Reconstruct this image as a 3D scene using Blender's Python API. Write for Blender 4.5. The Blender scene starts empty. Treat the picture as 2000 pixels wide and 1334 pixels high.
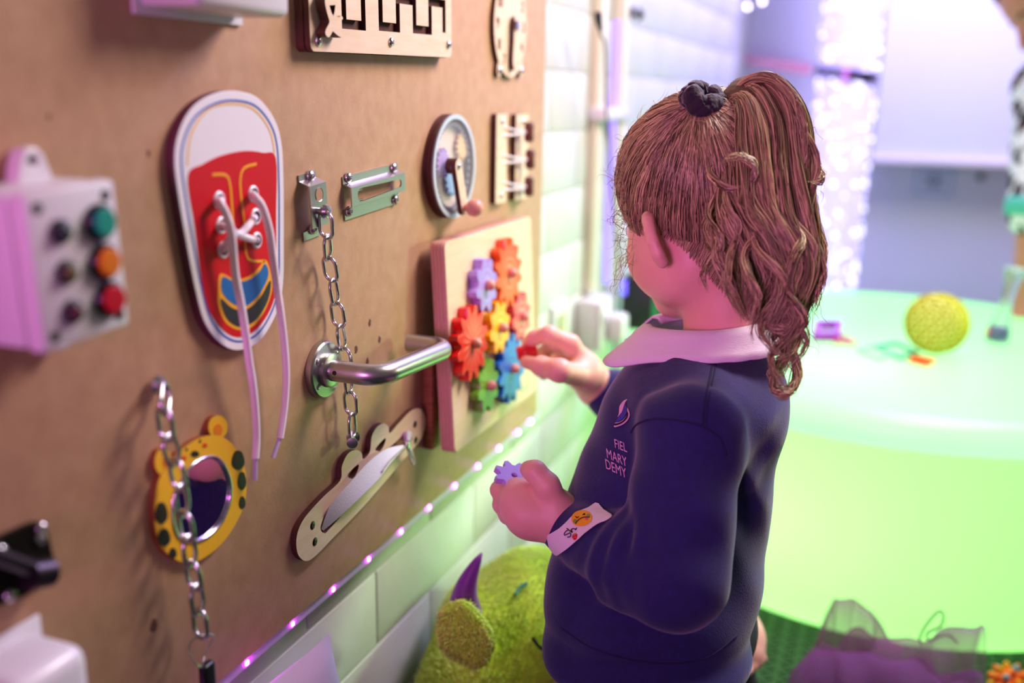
import bpy, bmesh, math, random
import numpy as np
from mathutils import Matrix, Vector
from mathutils.bvhtree import BVHTree
random.seed(7); rng = np.random.default_rng(7)
scene = bpy.context.scene
COL = scene.collection

# ------------------------------------------------------------------ camera
FPX = 35.0 / 36.0 * 2000
_y = Vector((770, 469, -FPX)).normalized()
_b = (770 * -140 + FPX * FPX) / 469.0
_z = Vector((140, _b, FPX)).normalized()
_x = _y.cross(_z).normalized()
ROT = Matrix((_x, _y, _z))                      # rows: room axes seen from the camera
CAM = Vector((0.493, 0.0, 0.85))
cd = bpy.data.cameras.new('camera'); cam = bpy.data.objects.new('camera', cd); COL.objects.link(cam)
cam.matrix_world = Matrix.Translation(CAM) @ ROT.to_4x4()
cd.lens = 35; cd.sensor_width = 36; cd.clip_start = 0.02
cd.dof.use_dof = True; cd.dof.focus_distance = 0.94; cd.dof.aperture_fstop = 2.0
scene.camera = cam

# ------------------------------------------------------------------ world, lamps, exposure
vs = scene.view_settings
vs.view_transform = 'Standard'; vs.look = 'None'; vs.gamma = 1.0; vs.use_curve_mapping = False
vs.exposure = 0.0
w = bpy.data.worlds.new('World'); scene.world = w; w.use_nodes = True
w.node_tree.nodes['Background'].inputs[0].default_value = (0.74, 0.58, 0.62, 1)
w.node_tree.nodes['Background'].inputs[1].default_value = 0.17

def area(name, loc, target, size, power, color, spread=180, size_y=None):
    l = bpy.data.lights.new(name, 'AREA'); l.energy = power; l.color = color; l.size = size
    if size_y: l.shape = 'RECTANGLE'; l.size_y = size_y
    l.spread = math.radians(spread)
    o = bpy.data.objects.new(name, l); COL.objects.link(o)
    d = Vector(target) - Vector(loc)
    o.matrix_world = Matrix.Translation(loc) @ d.to_track_quat('-Z', 'Y').to_matrix().to_4x4()
    return o
def point(name, loc, power, color, r=0.05):
    l = bpy.data.lights.new(name, 'POINT'); l.energy = power; l.color = color; l.shadow_soft_size = r
    o = bpy.data.objects.new(name, l); COL.objects.link(o); o.location = loc
    return o
area('added_warm_lamp', (0.70, 1.38, 1.45), (0.10, 1.0, 0.5), 0.4, 15.5, (1.0, 0.83, 0.77))  # added, unseen: hung close so its warm light falls off across the board
area('ceiling_lamp', (1.1, 2.2, 2.3), (0.6, 2.4, 0.8), 0.5, 20, (1.0, 0.97, 0.95))
area('magenta_wash_lamp', (0.22, -1.0, 0.9), (0.26, 0.9, 0.72), 0.35, 0.95, (1.0, 0.27, 0.92), 38)
area('green_wash_lamp', (1.3, 2.35, 0.8), (0.0, 1.34, 0.33), 0.2, 1.5, (0.58, 1.0, 0.44), 40)
area('violet_fill_lamp', (0.75, 2.75, 2.15), (0.0, 2.5, 0.6), 0.5, 52, (0.46, 0.42, 1.0))  # added overhead fill for the bubble tube's violet light on the wall

# ------------------------------------------------------------------ helpers: pixels to places, colours, materials
def ray(px, py):
    return (ROT @ Vector(((px - 1000) / FPX, -(py - 667) / FPX, -1.0)))
def at(px, py, depth):
    return CAM + ray(px, py) * depth
def on_plane(px, py, o, n):
    r = ray(px, py); t = (Vector(o) - CAM).dot(n) / r.dot(n); return CAM + r * t
def onX(px, py, X=0.0): return on_plane(px, py, (X, 0, 0), Vector((1, 0, 0)))
def onY(px, py, Y): return on_plane(px, py, (0, Y, 0), Vector((0, 1, 0)))
def onZ(px, py, Z): return on_plane(px, py, (0, 0, Z), Vector((0, 0, 1)))
class Frame:
    """a local frame: u right, v up, n out"""
    def __init__(s, o, u, v):
        s.o = Vector(o); s.u = Vector(u).normalized(); s.n = s.u.cross(Vector(v)).normalized(); s.v = s.n.cross(s.u)
    def m(s):
        m = Matrix((s.u, s.v, s.n)).transposed().to_4x4(); m.translation = s.o; return m
    def px(s, x, y, h=0.0):
        p = on_plane(x, y, s.o + s.n * h, s.n) - s.o
        return (p.dot(s.u), p.dot(s.v))
    def pts(s, L, h=0.0): return [s.px(a, b, h) for a, b in L]
def board_frame(px, py, tilt=0.0, h=0.0):
    o = onX(px, py, h); o.x = 0.0
    c, s_ = math.cos(math.radians(tilt)), math.sin(math.radians(tilt))
    return Frame(o, (0, c, s_), (0, -s_, c))

def lin(c):
    if isinstance(c, str):
        c = c.lstrip('#'); c = [int(c[i:i + 2], 16) / 255 for i in (0, 2, 4)]
    return tuple(v / 12.92 if v <= 0.04045 else ((v + 0.055) / 1.055) ** 2.4 for v in c)
MATS = {}
def mat(name, col='#808080', rough=0.6, metal=0.0, **k):
    if name in MATS: return MATS[name]
    m = bpy.data.materials.new(name); m.use_nodes = True; MATS[name] = m
    nt = m.node_tree; b = nt.nodes['Principled BSDF']
    rgb = lin(col) + (1,)
    b.inputs['Base Color'].default_value = rgb; b.inputs['Roughness'].default_value = rough; b.inputs['Metallic'].default_value = metal
    if 'emit' in k:
        b.inputs['Emission Color'].default_value = lin(k.get('ecol', col)) + (1,); b.inputs['Emission Strength'].default_value = k['emit']
    if 'trans' in k: b.inputs['Transmission Weight'].default_value = k['trans']; b.inputs['IOR'].default_value = k.get('ior', 1.45)
    if 'alpha' in k: b.inputs['Alpha'].default_value = k['alpha']
    if 'sheen' in k: b.inputs['Sheen Weight'].default_value = k['sheen']; b.inputs['Sheen Roughness'].default_value = 0.4
    if 'sss' in k:
        b.inputs['Subsurface Weight'].default_value = k['sss']; b.inputs['Subsurface Radius'].default_value = (1.0, 0.35, 0.2); b.inputs['Subsurface Scale'].default_value = k.get('sscale', 0.006)
    if 'coat' in k: b.inputs['Coat Weight'].default_value = k['coat']; b.inputs['Coat Roughness'].default_value = 0.15
    if 'spec' in k: b.inputs['Specular IOR Level'].default_value = k['spec']
    tc = nt.nodes.new('ShaderNodeTexCoord')
    if 'var' in k:      # colour grain: (other colour, scale, amount, stretch)
        c2, sc, amt, st = k['var']
        mp = nt.nodes.new('ShaderNodeMapping'); mp.inputs['Scale'].default_value = st
        nt.links.new(tc.outputs['Object'], mp.inputs[0])
        nz = nt.nodes.new('ShaderNodeTexNoise'); nz.inputs['Scale'].default_value = sc; nz.inputs['Detail'].default_value = 5
        nt.links.new(mp.outputs[0], nz.inputs['Vector'])
        rp = nt.nodes.new('ShaderNodeMapRange'); rp.inputs[1].default_value = 0.3; rp.inputs[2].default_value = 0.7; rp.inputs[4].default_value = amt
        nt.links.new(nz.outputs['Fac'], rp.inputs[0])
        mx = nt.nodes.new('ShaderNodeMix'); mx.data_type = 'RGBA'
        mx.inputs[6].default_value = rgb; mx.inputs[7].default_value = lin(c2) + (1,)
        nt.links.new(rp.outputs[0], mx.inputs[0]); nt.links.new(mx.outputs[2], b.inputs['Base Color'])
    if 'bump' in k:     # (scale, strength, distance[, stretch])
        sc, st, di = k['bump'][:3]
        mp = nt.nodes.new('ShaderNodeMapping'); mp.inputs['Scale'].default_value = k['bump'][3] if len(k['bump']) > 3 else (1, 1, 1)
        nt.links.new(tc.outputs['Object'], mp.inputs[0])
        nz = nt.nodes.new('ShaderNodeTexNoise'); nz.inputs['Scale'].default_value = sc; nz.inputs['Detail'].default_value = 4
        nt.links.new(mp.outputs[0], nz.inputs['Vector'])
        bp = nt.nodes.new('ShaderNodeBump'); bp.inputs['Strength'].default_value = st; bp.inputs['Distance'].default_value = di
        nt.links.new(nz.outputs['Fac'], bp.inputs['Height']); nt.links.new(bp.outputs[0], b.inputs['Normal'])
    return m

# ------------------------------------------------------------------ helpers: meshes
def frame_of(d):
    d = Vector(d).normalized(); a = Vector((0, 0, 1)) if abs(d.z) < 0.9 else Vector((1, 0, 0))
    u = a.cross(d).normalized(); return u, d.cross(u)
class MB:
    def __init__(s): s.v = []; s.f = []
    def add(s, vs_, fs, M=None):
        o = len(s.v)
        s.v += [tuple(M @ Vector(p)) if M else tuple(p) for p in vs_]
        s.f += [tuple(i + o for i in f) for f in fs]; return s
    def bm(s, b, M=None):
        b.verts.ensure_lookup_table(); b.verts.index_update()
        s.add([v.co.copy() for v in b.verts], [[v.index for v in f.verts] for f in b.faces], M); b.free(); return s
    def box(s, c, d, r=0.0, seg=2, M=None):
        b = bmesh.new(); bmesh.ops.create_cube(b, size=1)
        for v in b.verts: v.co = Vector((v.co.x * d[0] + c[0], v.co.y * d[1] + c[1], v.co.z * d[2] + c[2]))
        if r > 0: bmesh.ops.bevel(b, geom=b.edges[:] , offset=r, segments=seg, affect='EDGES', profile=0.5)
        return s.bm(b, M)
    def tube(s, path, r, n=10, closed=False, caps=True, M=None):
        P = [Vector(p) for p in path]; N = len(P); R = r if hasattr(r, '__len__') else [r] * N
        u = None; vs_ = []; fs = []
        for i in range(N):
            a = P[(i - 1) % N] if (closed or i > 0) else P[i]; b = P[(i + 1) % N] if (closed or i < N - 1) else P[i]
            d = (b - a).normalized()
            if u is None: u, _ = frame_of(d)
            u = (u - d * u.dot(d)).normalized(); w_ = d.cross(u)
            for k in range(n):
                t = 2 * math.pi * k / n; vs_.append(P[i] + (u * math.cos(t) + w_ * math.sin(t)) * R[i])
        for i in range(N if closed else N - 1):
            j = (i + 1) % N
            for k in range(n): fs.append((i * n + k, i * n + (k + 1) % n, j * n + (k + 1) % n, j * n + k))
        if caps and not closed: fs += [tuple(reversed(range(n))), tuple(range((N - 1) * n, N * n))]
        return s.add(vs_, fs, M)
    def lathe(s, prof, n=24, M=None):
        """profile of (radius, height) about local z"""
        vs_ = []; fs = []; rows = []
        for r, h in prof:
            if r < 1e-6: rows.append([len(vs_)]); vs_.append((0, 0, h))
            else:
                rows.append(list(range(len(vs_), len(vs_) + n)))
                vs_ += [(r * math.cos(2 * math.pi * k / n), r * math.sin(2 * math.pi * k / n), h) for k in range(n)]
        for a, b in zip(rows, rows[1:]):
            for k in range(n):
                k2 = (k + 1) % n
                if len(a) == 1 and len(b) == 1: continue
                if len(a) == 1: fs.append((a[0], b[k2], b[k]))
                elif len(b) == 1: fs.append((a[k], a[k2], b[0]))
                else: fs.append((a[k], a[k2], b[k2], b[k]))
        return s.add(vs_, fs, M)
    def sphere(s, c, r, n=16, M=None, sc=(1, 1, 1)):
        h = n // 2; prof = [(math.sin(math.pi * i / h), -math.cos(math.pi * i / h)) for i in range(h + 1)]
        prof[0] = (0, -1); prof[-1] = (0, 1)
        T = Matrix.Translation(Vector(c)) @ Matrix.Diagonal((r * sc[0], r * sc[1], r * sc[2], 1))
        return s.lathe(prof, n, (M @ T) if M else T)
    def mesh(s, name, smooth=35):
        me = bpy.data.meshes.new(name); me.from_pydata(s.v, [], s.f); me.update()
        if smooth:
            me.shade_smooth()
            if smooth < 180: me.set_sharp_from_angle(angle=math.radians(smooth))
        return me
def np_mesh(name, V, F, smooth=180):
    me = bpy.data.meshes.new(name); me.from_pydata(np.asarray(V, float).tolist(), [], np.asarray(F, int).tolist()); me.update()
    if smooth:
        me.shade_smooth()
        if smooth < 180: me.set_sharp_from_angle(angle=math.radians(smooth))
    return me
def plate(outlines, t, z0=0.0, bev=0.0, smooth=30):
    """flat plate with holes (even-odd outlines in u, v), thickness t from height z0 up"""
    cu = bpy.data.curves.new('c', 'CURVE'); cu.dimensions = '2D'; cu.fill_mode = 'BOTH'
    cu.extrude = max(t / 2 - bev, 1e-5); cu.bevel_depth = bev; cu.bevel_resolution = 1 if bev else 0
    if bev: cu.offset = -bev
    for ol in outlines:
        sp = cu.splines.new('POLY'); sp.points.add(len(ol) - 1); sp.use_cyclic_u = True
        for p, q in zip(sp.points, ol): p.co = (q[0], q[1], 0, 1)
    return curve_mesh(cu, z0 + t / 2, smooth)
def curve_mesh(cu, dz=0.0, smooth=30, xf=None):
    o = bpy.data.objects.new('c', cu); COL.objects.link(o)
    dg = bpy.context.evaluated_depsgraph_get(); dg.update()
    me = bpy.data.meshes.new_from_object(o.evaluated_get(dg))
    bpy.data.objects.remove(o); bpy.data.curves.remove(cu)
    me.transform(Matrix.Translation((0, 0, dz)) @ (xf or Matrix()))
    me.materials.clear(); me.shade_smooth(); me.set_sharp_from_angle(angle=math.radians(smooth))
    return me
def text_mesh(txt, size, depth=0.0006, xf=None, align='CENTER'):
    cu = bpy.data.curves.new('t', 'FONT'); cu.body = txt; cu.size = size; cu.extrude = depth / 2
    cu.align_x = align; cu.align_y = 'CENTER'; cu.resolution_u = 3
    return curve_mesh(cu, depth / 2, 30, xf)
def circ(c, r, n=24, ry=None, rot=0.0, a0=0.0, a1=360.0):
    ry = r if ry is None else ry; out = []; full = abs(a1 - a0) >= 359.9
    for k in range(n if full else n + 1):
        t = math.radians(a0 + (a1 - a0) * k / n); x, y = r * math.cos(t), ry * math.sin(t)
        out.append((c[0] + x * math.cos(rot) - y * math.sin(rot), c[1] + x * math.sin(rot) + y * math.cos(rot)))
    return out
def rrect(x0, y0, x1, y1, r, n=5):
    out = []
    for cx, cy, a in ((x1 - r, y1 - r, 0), (x0 + r, y1 - r, 90), (x0 + r, y0 + r, 180), (x1 - r, y0 + r, 270)):
        for k in range(n + 1):
            t = math.radians(a + 90 * k / n); out.append((cx + r * math.cos(t), cy + r * math.sin(t)))
    return out
def catmull(P, n=8, closed=True):
    P = [np.array(p, float) for p in P]; N = len(P); out = []
    for i in range(N if closed else N - 1):
        g = lambda j: P[j % N] if closed else P[min(max(j, 0), N - 1)]
        a, b, c, d = g(i - 1), g(i), g(i + 1), g(i + 2)
        for k in range(n):
            t = k / n
            out.append(0.5 * (2 * b + (c - a) * t + (2 * a - 5 * b + 4 * c - d) * t * t + (3 * b - a - 3 * c + d) * t ** 3))
    if not closed: out.append(P[-1])
    return [tuple(float(q) for q in p) for p in out]

# ------------------------------------------------------------------ helpers: objects
def link(name, me, m=None, parent=None):
    o = bpy.data.objects.new(name, me); COL.objects.link(o)
    if m is not None and me is not None:
        if len(me.materials) == 0: me.materials.append(m)
    if parent is not None: o.parent = parent
    return o
def part(name, geo, m, parent, smooth=35):
    return link(name, geo.mesh(name, smooth) if isinstance(geo, MB) else geo, m, parent)
def tag(o, label, cat, group=None):
    o['label'] = label; o['category'] = cat
    if group: o['group'] = group
    return o
def thing(name, label, cat, M=None, group=None):
    o = bpy.data.objects.new(name, None); COL.objects.link(o); o.empty_display_size = 0.02
    if M is not None: o.matrix_world = M if isinstance(M, Matrix) else Matrix.Translation(M)
    return tag(o, label, cat, group)
def struct(name, geo, m, smooth=35, label=None):
    o = part(name, geo, m, None, smooth); o['kind'] = 'structure'
    if label: o['label'] = label
    return o
def screw_geo(M, r=0.004, h=0.0025):
    b = MB(); b.lathe([(r, 0), (r, h * .35), (r * .8, h * .8), (r * .35, h), (0.3 * r, h * 0.55), (0, h * 0.5)], 14, M); return b
SCREW = {}
def screw(parent, x, y, z, r=0.004, h=0.0025, m=None, name='screw'):
    key = (r, h)
    if key not in SCREW:
        b = screw_geo(None, r, h); SCREW[key] = b.mesh('screw', 50)
    o = link(name, SCREW[key], m or steel, parent); o.location = (x, y, z); return o

# shared materials
steel = mat('steel', '#c9c5c8', 0.24, 1.0)
brushed = mat('brushed_steel', '#b9b4b4', 0.33, 1.0, bump=(220, 0.05, 0.0004, (1, 1, 12)))
dark_steel = mat('dark_steel', '#4a4148', 0.35, 1.0)
ply_face = mat('birch_ply', '#e9cfb4', 0.5, var=('#dcb893', 26, 0.6, (1, 7, 1)))
ply_edge = mat('burnt_ply_edge', '#5a2c1c', 0.7, var=('#3a1a10', 60, 0.7, (1, 1, 8)))
white_plastic = mat('white_plastic', '#ddd6da', 0.4, coat=0.2)
black_plastic = mat('black_plastic', '#15131a', 0.35)

def edge_plate(parent, name, outlines, t, z0, face, edge, layers=0, bev=0.0):
    """a plate whose rim has its own colour"""
    me = plate(outlines, t, z0, bev); me.materials.append(face); me.materials.append(edge)
    for p in me.polygons: p.material_index = 0 if p.normal.z > 0.7 else 1
    return link(name, me, None, parent)
# ================================================================== the room
paint = mat('painted_block', '#d2d0cd', 0.55, var=('#c4c0bb', 9, 0.5, (1, 1, 1)), bump=(24, 0.5, 0.003))
mortar_m = mat('painted_mortar', '#c6c3bf', 0.7, bump=(60, 0.5, 0.002))
WX = -0.022
wl = struct('wall_left', MB().box((WX - 0.0515, 1.4, 1.15), (0.1, 6.4, 2.3)), mortar_m)
BH, BL, Z0 = 0.0955, 0.289, 0.0275
BR = {}
for ci in range(-1, 14):
    z = Z0 + ci * BH
    off = 0.927 if ci % 2 == 0 else 0.927 + BL / 2
    k0 = -2 if ci < 4 else 1
    for k in range(k0, 10):
        y0 = off + k * BL
        if y0 + BL > 3.52: continue
        zb = max(z, 0.001); hgt = z + BH - zb
        key = (round(hgt, 3), random.randrange(3))
        if key not in BR:
            b = MB().box((0, 0, 0), (0.012, BL - 0.0038, hgt - 0.0034), 0.0014, 2)
            BR[key] = b.mesh('brick', 60)
        o = link('brick', BR[key], paint, wl)
        o.location = (WX - 0.006 + random.uniform(-0.0006, 0.0004), y0 + BL / 2, zb + hgt / 2)
back_paint = mat('back_wall_paint', '#c9c8d8', 0.6, bump=(40, 0.15, 0.002))
struct('wall_back', MB().box((1.2, 3.6, 1.15), (3.0, 0.1, 2.3)), back_paint)
rubber = mat('rubber_floor', '#1d3a2a', 0.55, bump=(120, 0.2, 0.001))
fl = struct('floor', MB().box((1.2, 1.1, -0.02), (3.0, 5.0, 0.04)), rubber)
tr = MB(); k = 0
for i in range(60):
    for j in range(30):
        x = 0.15 + j * 0.026; y = 0.95 + i * 0.0135 * 1.0
        if j % 2: y += 0.0067
        if y > 1.75: continue
        a = 0.75 if (i + j) % 2 else -0.75
        M = Matrix.Translation((x, y, 0.0005)) @ Matrix.Rotation(a, 4, 'Z')
        tr.box((0, 0, 0), (0.021, 0.005, 0.003), 0, 1, M)
o = part('tread', tr, rubber, fl); o['kind'] = 'stuff'

# ---- the activity board
mdf = mat('mdf', '#c39a77', 0.62, var=('#ad805f', 55, 0.55, (1, 1, 1)), bump=(300, 0.25, 0.0006))
BY1 = 1.413; BZ0 = 0.362
bo = thing('activity_board', 'large tan fibreboard activity panel fixed flat to the brick wall', 'board', (0, 0.5, BZ0))
part('panel', MB().box((-0.0095, 0.3065, 0.58), (0.019, 1.213, 1.16), 0.0012), mdf, bo)
stain = mat('board_stain', '#5a2f22', 0.7)
for i, (px, py, r) in enumerate(((95, 228, 3), (300, 1222, 7), (722, 631, 2.5), (741, 663, 2.5), (695, 683, 3), (717, 708, 3), (290, 300, 3))):
    p = onX(px, py); q = onX(px + r, py); rr = max(abs(q.y - p.y), 0.0012)
    pts = [(rr * (0.7 + 0.5 * random.random()) * math.cos(t), 1.5 * rr * (0.7 + 0.5 * random.random()) * math.sin(t)) for t in np.linspace(0, 2 * math.pi, 12)[:-1]]
    o = link('stain', plate([catmull(pts, 3)], 0.0002), stain, bo)
    o.matrix_parent_inverse = Matrix(); f = board_frame(px, py)
    o.matrix_local = bo.matrix_world.inverted() @ f.m()

# ---- fairy light tape under the board
tape_m = mat('clear_tape', '#cdbfe2', 0.5)
lt = thing('led_strip', 'pale clear strip of small pink lights along the bottom edge of the board', 'light strip', (0, 0.4, 0.352))
part('tape', MB().box((-0.007, 0.52, 0.002), (0.0045, 1.03, 0.011), 0.001), tape_m, lt)
led_m = mat('led_glow', '#ff9bf4', 0.3, emit=110, ecol='#ee2cff')
leds = [(485, 1300), (574, 1222), (653, 1154), (722, 1096), (785, 1043), (840, 997), (890, 955), (935, 916), (976, 881), (1013, 848), (1038, 822)]
lys = [onX(x, y, -0.003).y for x, y in leds]
step = (lys[9] - lys[0]) / 9
lys = [lys[0] - step * k for k in (3, 2, 1)][::1] + lys
ledme = MB().box((0, 0, 0), (0.0022, 0.0045, 0.0045), 0.0008).mesh('led')
for y in lys:
    o = link('led', ledme, led_m, lt); o.location = (-0.0042, y - 0.4, 0.002)

# ---- conduit, socket box, plug and lead on the wall past the board
conduit_m = mat('cream_conduit', '#e9dfc6', 0.45)
violet_m = mat('violet_tube_glow', '#b9a4ff', 0.4, emit=0.75, ecol='#8c7bff')
X0 = WX
def wallpt(px, py, X=WX): return onX(px, py, X)
a = wallpt(1152, 300); 
cy = a.y
c1 = thing('cable_trunking', 'cream vertical cable trunking on the wall above the socket box', 'trunking', (X0, cy, 0.0))
top = 1.25; zb = wallpt(1152, 562).z
part('cover', MB().box((0.009, 0, (top + zb) / 2), (0.018, 0.034, top - zb), 0.003), conduit_m, c1)
ys = wallpt(1190, 300).y
part('side_channel', MB().box((0.012, ys - cy, (top + zb) / 2), (0.024, 0.03, top - zb), 0.003), conduit_m, c1)
zc = wallpt(1170, 222).z
part('clip', MB().box((0.016, (ys - cy) / 2, zc), (0.032, ys - cy + 0.05, 0.022), 0.003), white_plastic, c1)
ym = wallpt(1171, 300).y
glow = tag(link('light_tube', MB().tube([(0, 0, zb + .005), (0, 0, zc - .013)], 0.0075, 10).tube([(0, 0, zc + .013), (0, 0, 0.98)], 0.0075, 10).mesh('light_tube'), violet_m), 'thin violet glowing tube standing in the cream wall trunking', 'light tube')
glow.location = (X0 + 0.022, ym, 0)
# socket box
p0, p1 = wallpt(1125, 562), wallpt(1172, 668)
sb = thing('socket_box', 'white plastic surface socket box at the foot of the trunking', 'socket', (X0, p0.y + .045, (p0.z + p1.z) / 2))
part('body', MB().box((0.021, 0, 0), (0.042, 0.09, 0.092), 0.005), white_plastic, sb)
part('face_plate', MB().box((0.045, 0, 0), (0.007, 0.088, 0.088), 0.003), white_plastic, sb)
part('switch', MB().box((0.05, -0.03, 0.016), (0.005, 0.014, 0.02), 0.001), white_plastic, sb)
pl = thing('plug', 'white mains plug pushed into the socket box', 'plug', Matrix.Translation((X0 + 0.0486, p0.y + .055, (p0.z + p1.z) / 2 - 0.008)))
part('plug_body', MB().box((0.016, 0, 0), (0.032, 0.046, 0.05), 0.008, 3), white_plastic, pl)
part('lead', MB().tube(catmull([(0.018, 0, -0.02), (0.02, 0, -0.06), (0.02, -0.01, -0.14), (0.02, -0.02, -0.22), (0.015, -0.01, -0.3)], 6, False), 0.003, 8), white_plastic, pl)
# black lead with an inline connector
ld = thing('power_lead', 'thin grey power lead with black inline connector hanging beside the trunking', 'cable', wallpt(1180, 200, 0.03))
base = Vector(ld.location)
P = [wallpt(x, y, 0.034) - base for x, y in ((1170, 45), (1174, 70), (1181, 90), (1183, 200), (1190, 290), (1194, 360), (1203, 450), (1207, 520), (1205, 600), (1200, 680), (1203, 735))]
P = [tuple(p) for p in P]
part('lead', MB().tube(catmull(P, 6, False), 0.0022, 8), mat('grey_lead', '#55525a', 0.5), ld)
part('connector', MB().tube([wallpt(1168, 24, .034) - base, wallpt(1169, 40, .034) - base, wallpt(1173, 60, .034) - base], [0.006, 0.006, 0.0035], 10), black_plastic, ld)
# flat outlet plate low on the wall
f = Frame(wallpt(1088, 637), (0, 1, 0), (0, 0, 1))
ot = thing('wall_outlet', 'small square white wall outlet below the gear panel corner', 'outlet', f.m())
part('plate', plate([rrect(-.04, -.04, .04, .04, .006)], 0.007), white_plastic, ot)
part('inset', plate([rrect(-.018, -.022, .018, .022, .004)], 0.003, 0.007), mat('outlet_inset', '#b9b48a', 0.5), ot)
# wall hooks
for (px, py, lab) in ((1231, 25, 'small grey screw fixing high on the white wall, left of its pair'), (1247, 28, 'small grey screw fixing high on the white wall, right of its pair')):
    f = Frame(wallpt(px, py), (0, 1, 0), (0, 0, 1))
    h = thing('wall_fixing', lab, 'screw', f.m(), 'screw fixings on the white wall')
    part('head', MB().lathe([(0, 0), (.012, 0), (.012, .004), (.006, .009), (0, .01)], 14), dark_steel, h)
# ---- sensory drum table that glows from inside
TC = Vector((0.535, 2.03, 0.0))
def glow_mat(name, col, e, tcol):
    m = bpy.data.materials.new(name); m.use_nodes = True; nt = m.node_tree; nt.nodes.clear()
    out = nt.nodes.new('ShaderNodeOutputMaterial'); ad = nt.nodes.new('ShaderNodeAddShader'); mx = nt.nodes.new('ShaderNodeMixShader')
    em = nt.nodes.new('ShaderNodeEmission'); em.inputs[0].default_value = lin(col) + (1,); em.inputs[1].default_value = e
    tl = nt.nodes.new('ShaderNodeBsdfTranslucent'); tl.inputs[0].default_value = lin(tcol) + (1,)
    df = nt.nodes.new('ShaderNodeBsdfPrincipled'); df.inputs['Base Color'].default_value = lin('#64785f') + (1,); df.inputs['Roughness'].default_value = 0.35
    mx.inputs[0].default_value = 0.5
    nt.links.new(tl.outputs[0], mx.inputs[1]); nt.links.new(df.outputs[0], mx.inputs[2])
    nt.links.new(mx.outputs[0], ad.inputs[0]); nt.links.new(em.outputs[0], ad.inputs[1]); nt.links.new(ad.outputs[0], out.inputs[0])
    return m
body_m = glow_mat('glowing_drum', '#94ff74', 0.85, '#c4f0b0'); lid_m = glow_mat('glowing_lid', '#a8ffb0', 1.1, '#a8dca8')
tb = thing('light_table', 'large round drum table glowing green and white on the floor', 'table', TC)
part('drum', MB().lathe([(0.45, 0.002), (0.478, 0.012), (0.486, 0.05), (0.49, 0.2), (0.49, 0.33), (0.492, 0.345)], 72), body_m, tb, 60)
part('lid', MB().lathe([(0.492, 0.345), (0.515, 0.347), (0.527, 0.357), (0.531, 0.372), (0.527, 0.387), (0.514, 0.397), (0.49, 0.4), (0.3, 0.4), (0, 0.4)], 72), lid_m, tb, 60)
lamp = point('table_lamp', TC + Vector((-0.06, -0.2, 0.17)), 3.8, (1.0, 1.0, 0.8), 0.1); lamp.parent = tb; lamp.location = (-0.12, -0.24, 0.18)

sp = onZ(1250, 648, 0.4)
spk = thing('black_speaker', 'small black box with a bluish edge on the table behind the girls chin', 'box', (sp.x, sp.y + .04, 0.4005))
part('body', MB().box((0, 0, 0.054), (0.085, 0.08, 0.108), 0.008), black_plastic, spk)
part('side_light', MB().box((-0.036, -0.041, 0.085), (0.010, 0.004, 0.03), 0.002), mat('blue_side_light', '#6a5cff', .4, emit=2.0), spk)
part('green_panel', MB().box((0.028, -0.041, 0.05), (0.012, 0.004, 0.08), 0.002), mat('green_panel', '#2f8f5a', .4), spk)

# ---- bubble tube and its bracket
bt = thing('bubble_tube', 'tall violet glowing bubble tube full of rising bubbles in the corner', 'bubble tube', Vector((onY(1640, 300, 3.2).x, 3.2, 0)))
bx = bt.location.x
part('base', MB().lathe([(0, 0), (.16, 0), (.16, .1), (.15, .115), (.1, .12), (0, .12)], 40), white_plastic, bt)
wc = mat('lit_water', '#cfc2ff', 0.2, emit=0.85, ecol='#b9acff')
part('water_column', MB().lathe([(0, .121), (.083, .121), (.083, 1.6), (0, 1.6)], 40), wc, bt)
part('cap', MB().lathe([(0, 1.6), (.095, 1.6), (.095, 1.66), (0, 1.66)], 40), white_plastic, bt)
bub = MB()
for i in range(520):
    t = random.uniform(0, 2 * math.pi); z = random.uniform(0.2, 1.3); r = random.choice((.0025, .0035, .005, .006))
    bub.sphere((.084 * math.cos(t), .084 * math.sin(t), z), r, 6)
o = part('bubble', bub, mat('lit_bubble', '#ffffff', 0.2, emit=2.6, ecol='#f1ecff'), bt, 180); o['kind'] = 'stuff'
br = thing('chrome_rail', 'shiny metal strip running across the violet wall to the bubble tube', 'rail', Vector((0, 3.5, 0)))
pa, pb = onY(1400, 108, 3.49), onY(1585, 136, 3.49)
part('strip', MB().box((0, 0, 0), ((pb - pa).length, 0.012, 0.03), 0.001, 1, Matrix.Translation((pa + pb) / 2 - Vector((0, 3.5, 0))) @ Matrix.Rotation(math.atan2(-(pb.z - pa.z), (pb.x - pa.x)), 4, 'Y')), mat('rail_chrome', '#a58f9c', 0.3, 1.0), br)
zr = onY(1640, 145, 3.1).z
part('clamp_band', MB().lathe([(.086, -.018), (.092, -.018), (.092, .018), (.086, .018)], 40, Matrix.Translation((0, 0, zr)) @ Matrix.Rotation(0.12, 4, 'Y')), mat('band_chrome', '#8d84a4', 0.25, 1.0), bt)
# fairy lights near the ceiling
fy = thing('fairy_lights', 'string of white fairy lights hanging at the top of the violet wall', 'light string', Vector((0.2, 3.3, 1.1)))
fm = mat('fairy_glow', '#ffffff', .3, emit=9, ecol='#fff0ff')
FP = [onY(x, y, 3.3) - Vector((0.2, 3.3, 1.1)) for x, y in ((1405, -8), (1418, 2), (1428, 8), (1438, 12), (1460, 13), (1489, 3), (1510, -10))]
part('wire', MB().tube(catmull([tuple(p) for p in FP], 5, False), 0.0015, 6), white_plastic, fy)
fb = MB().sphere((0, 0, 0), 0.0055, 10).mesh('bulb', 180)
for p in FP[1:-1]:
    o = link('bulb', fb, fm, fy); o.location = p

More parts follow.
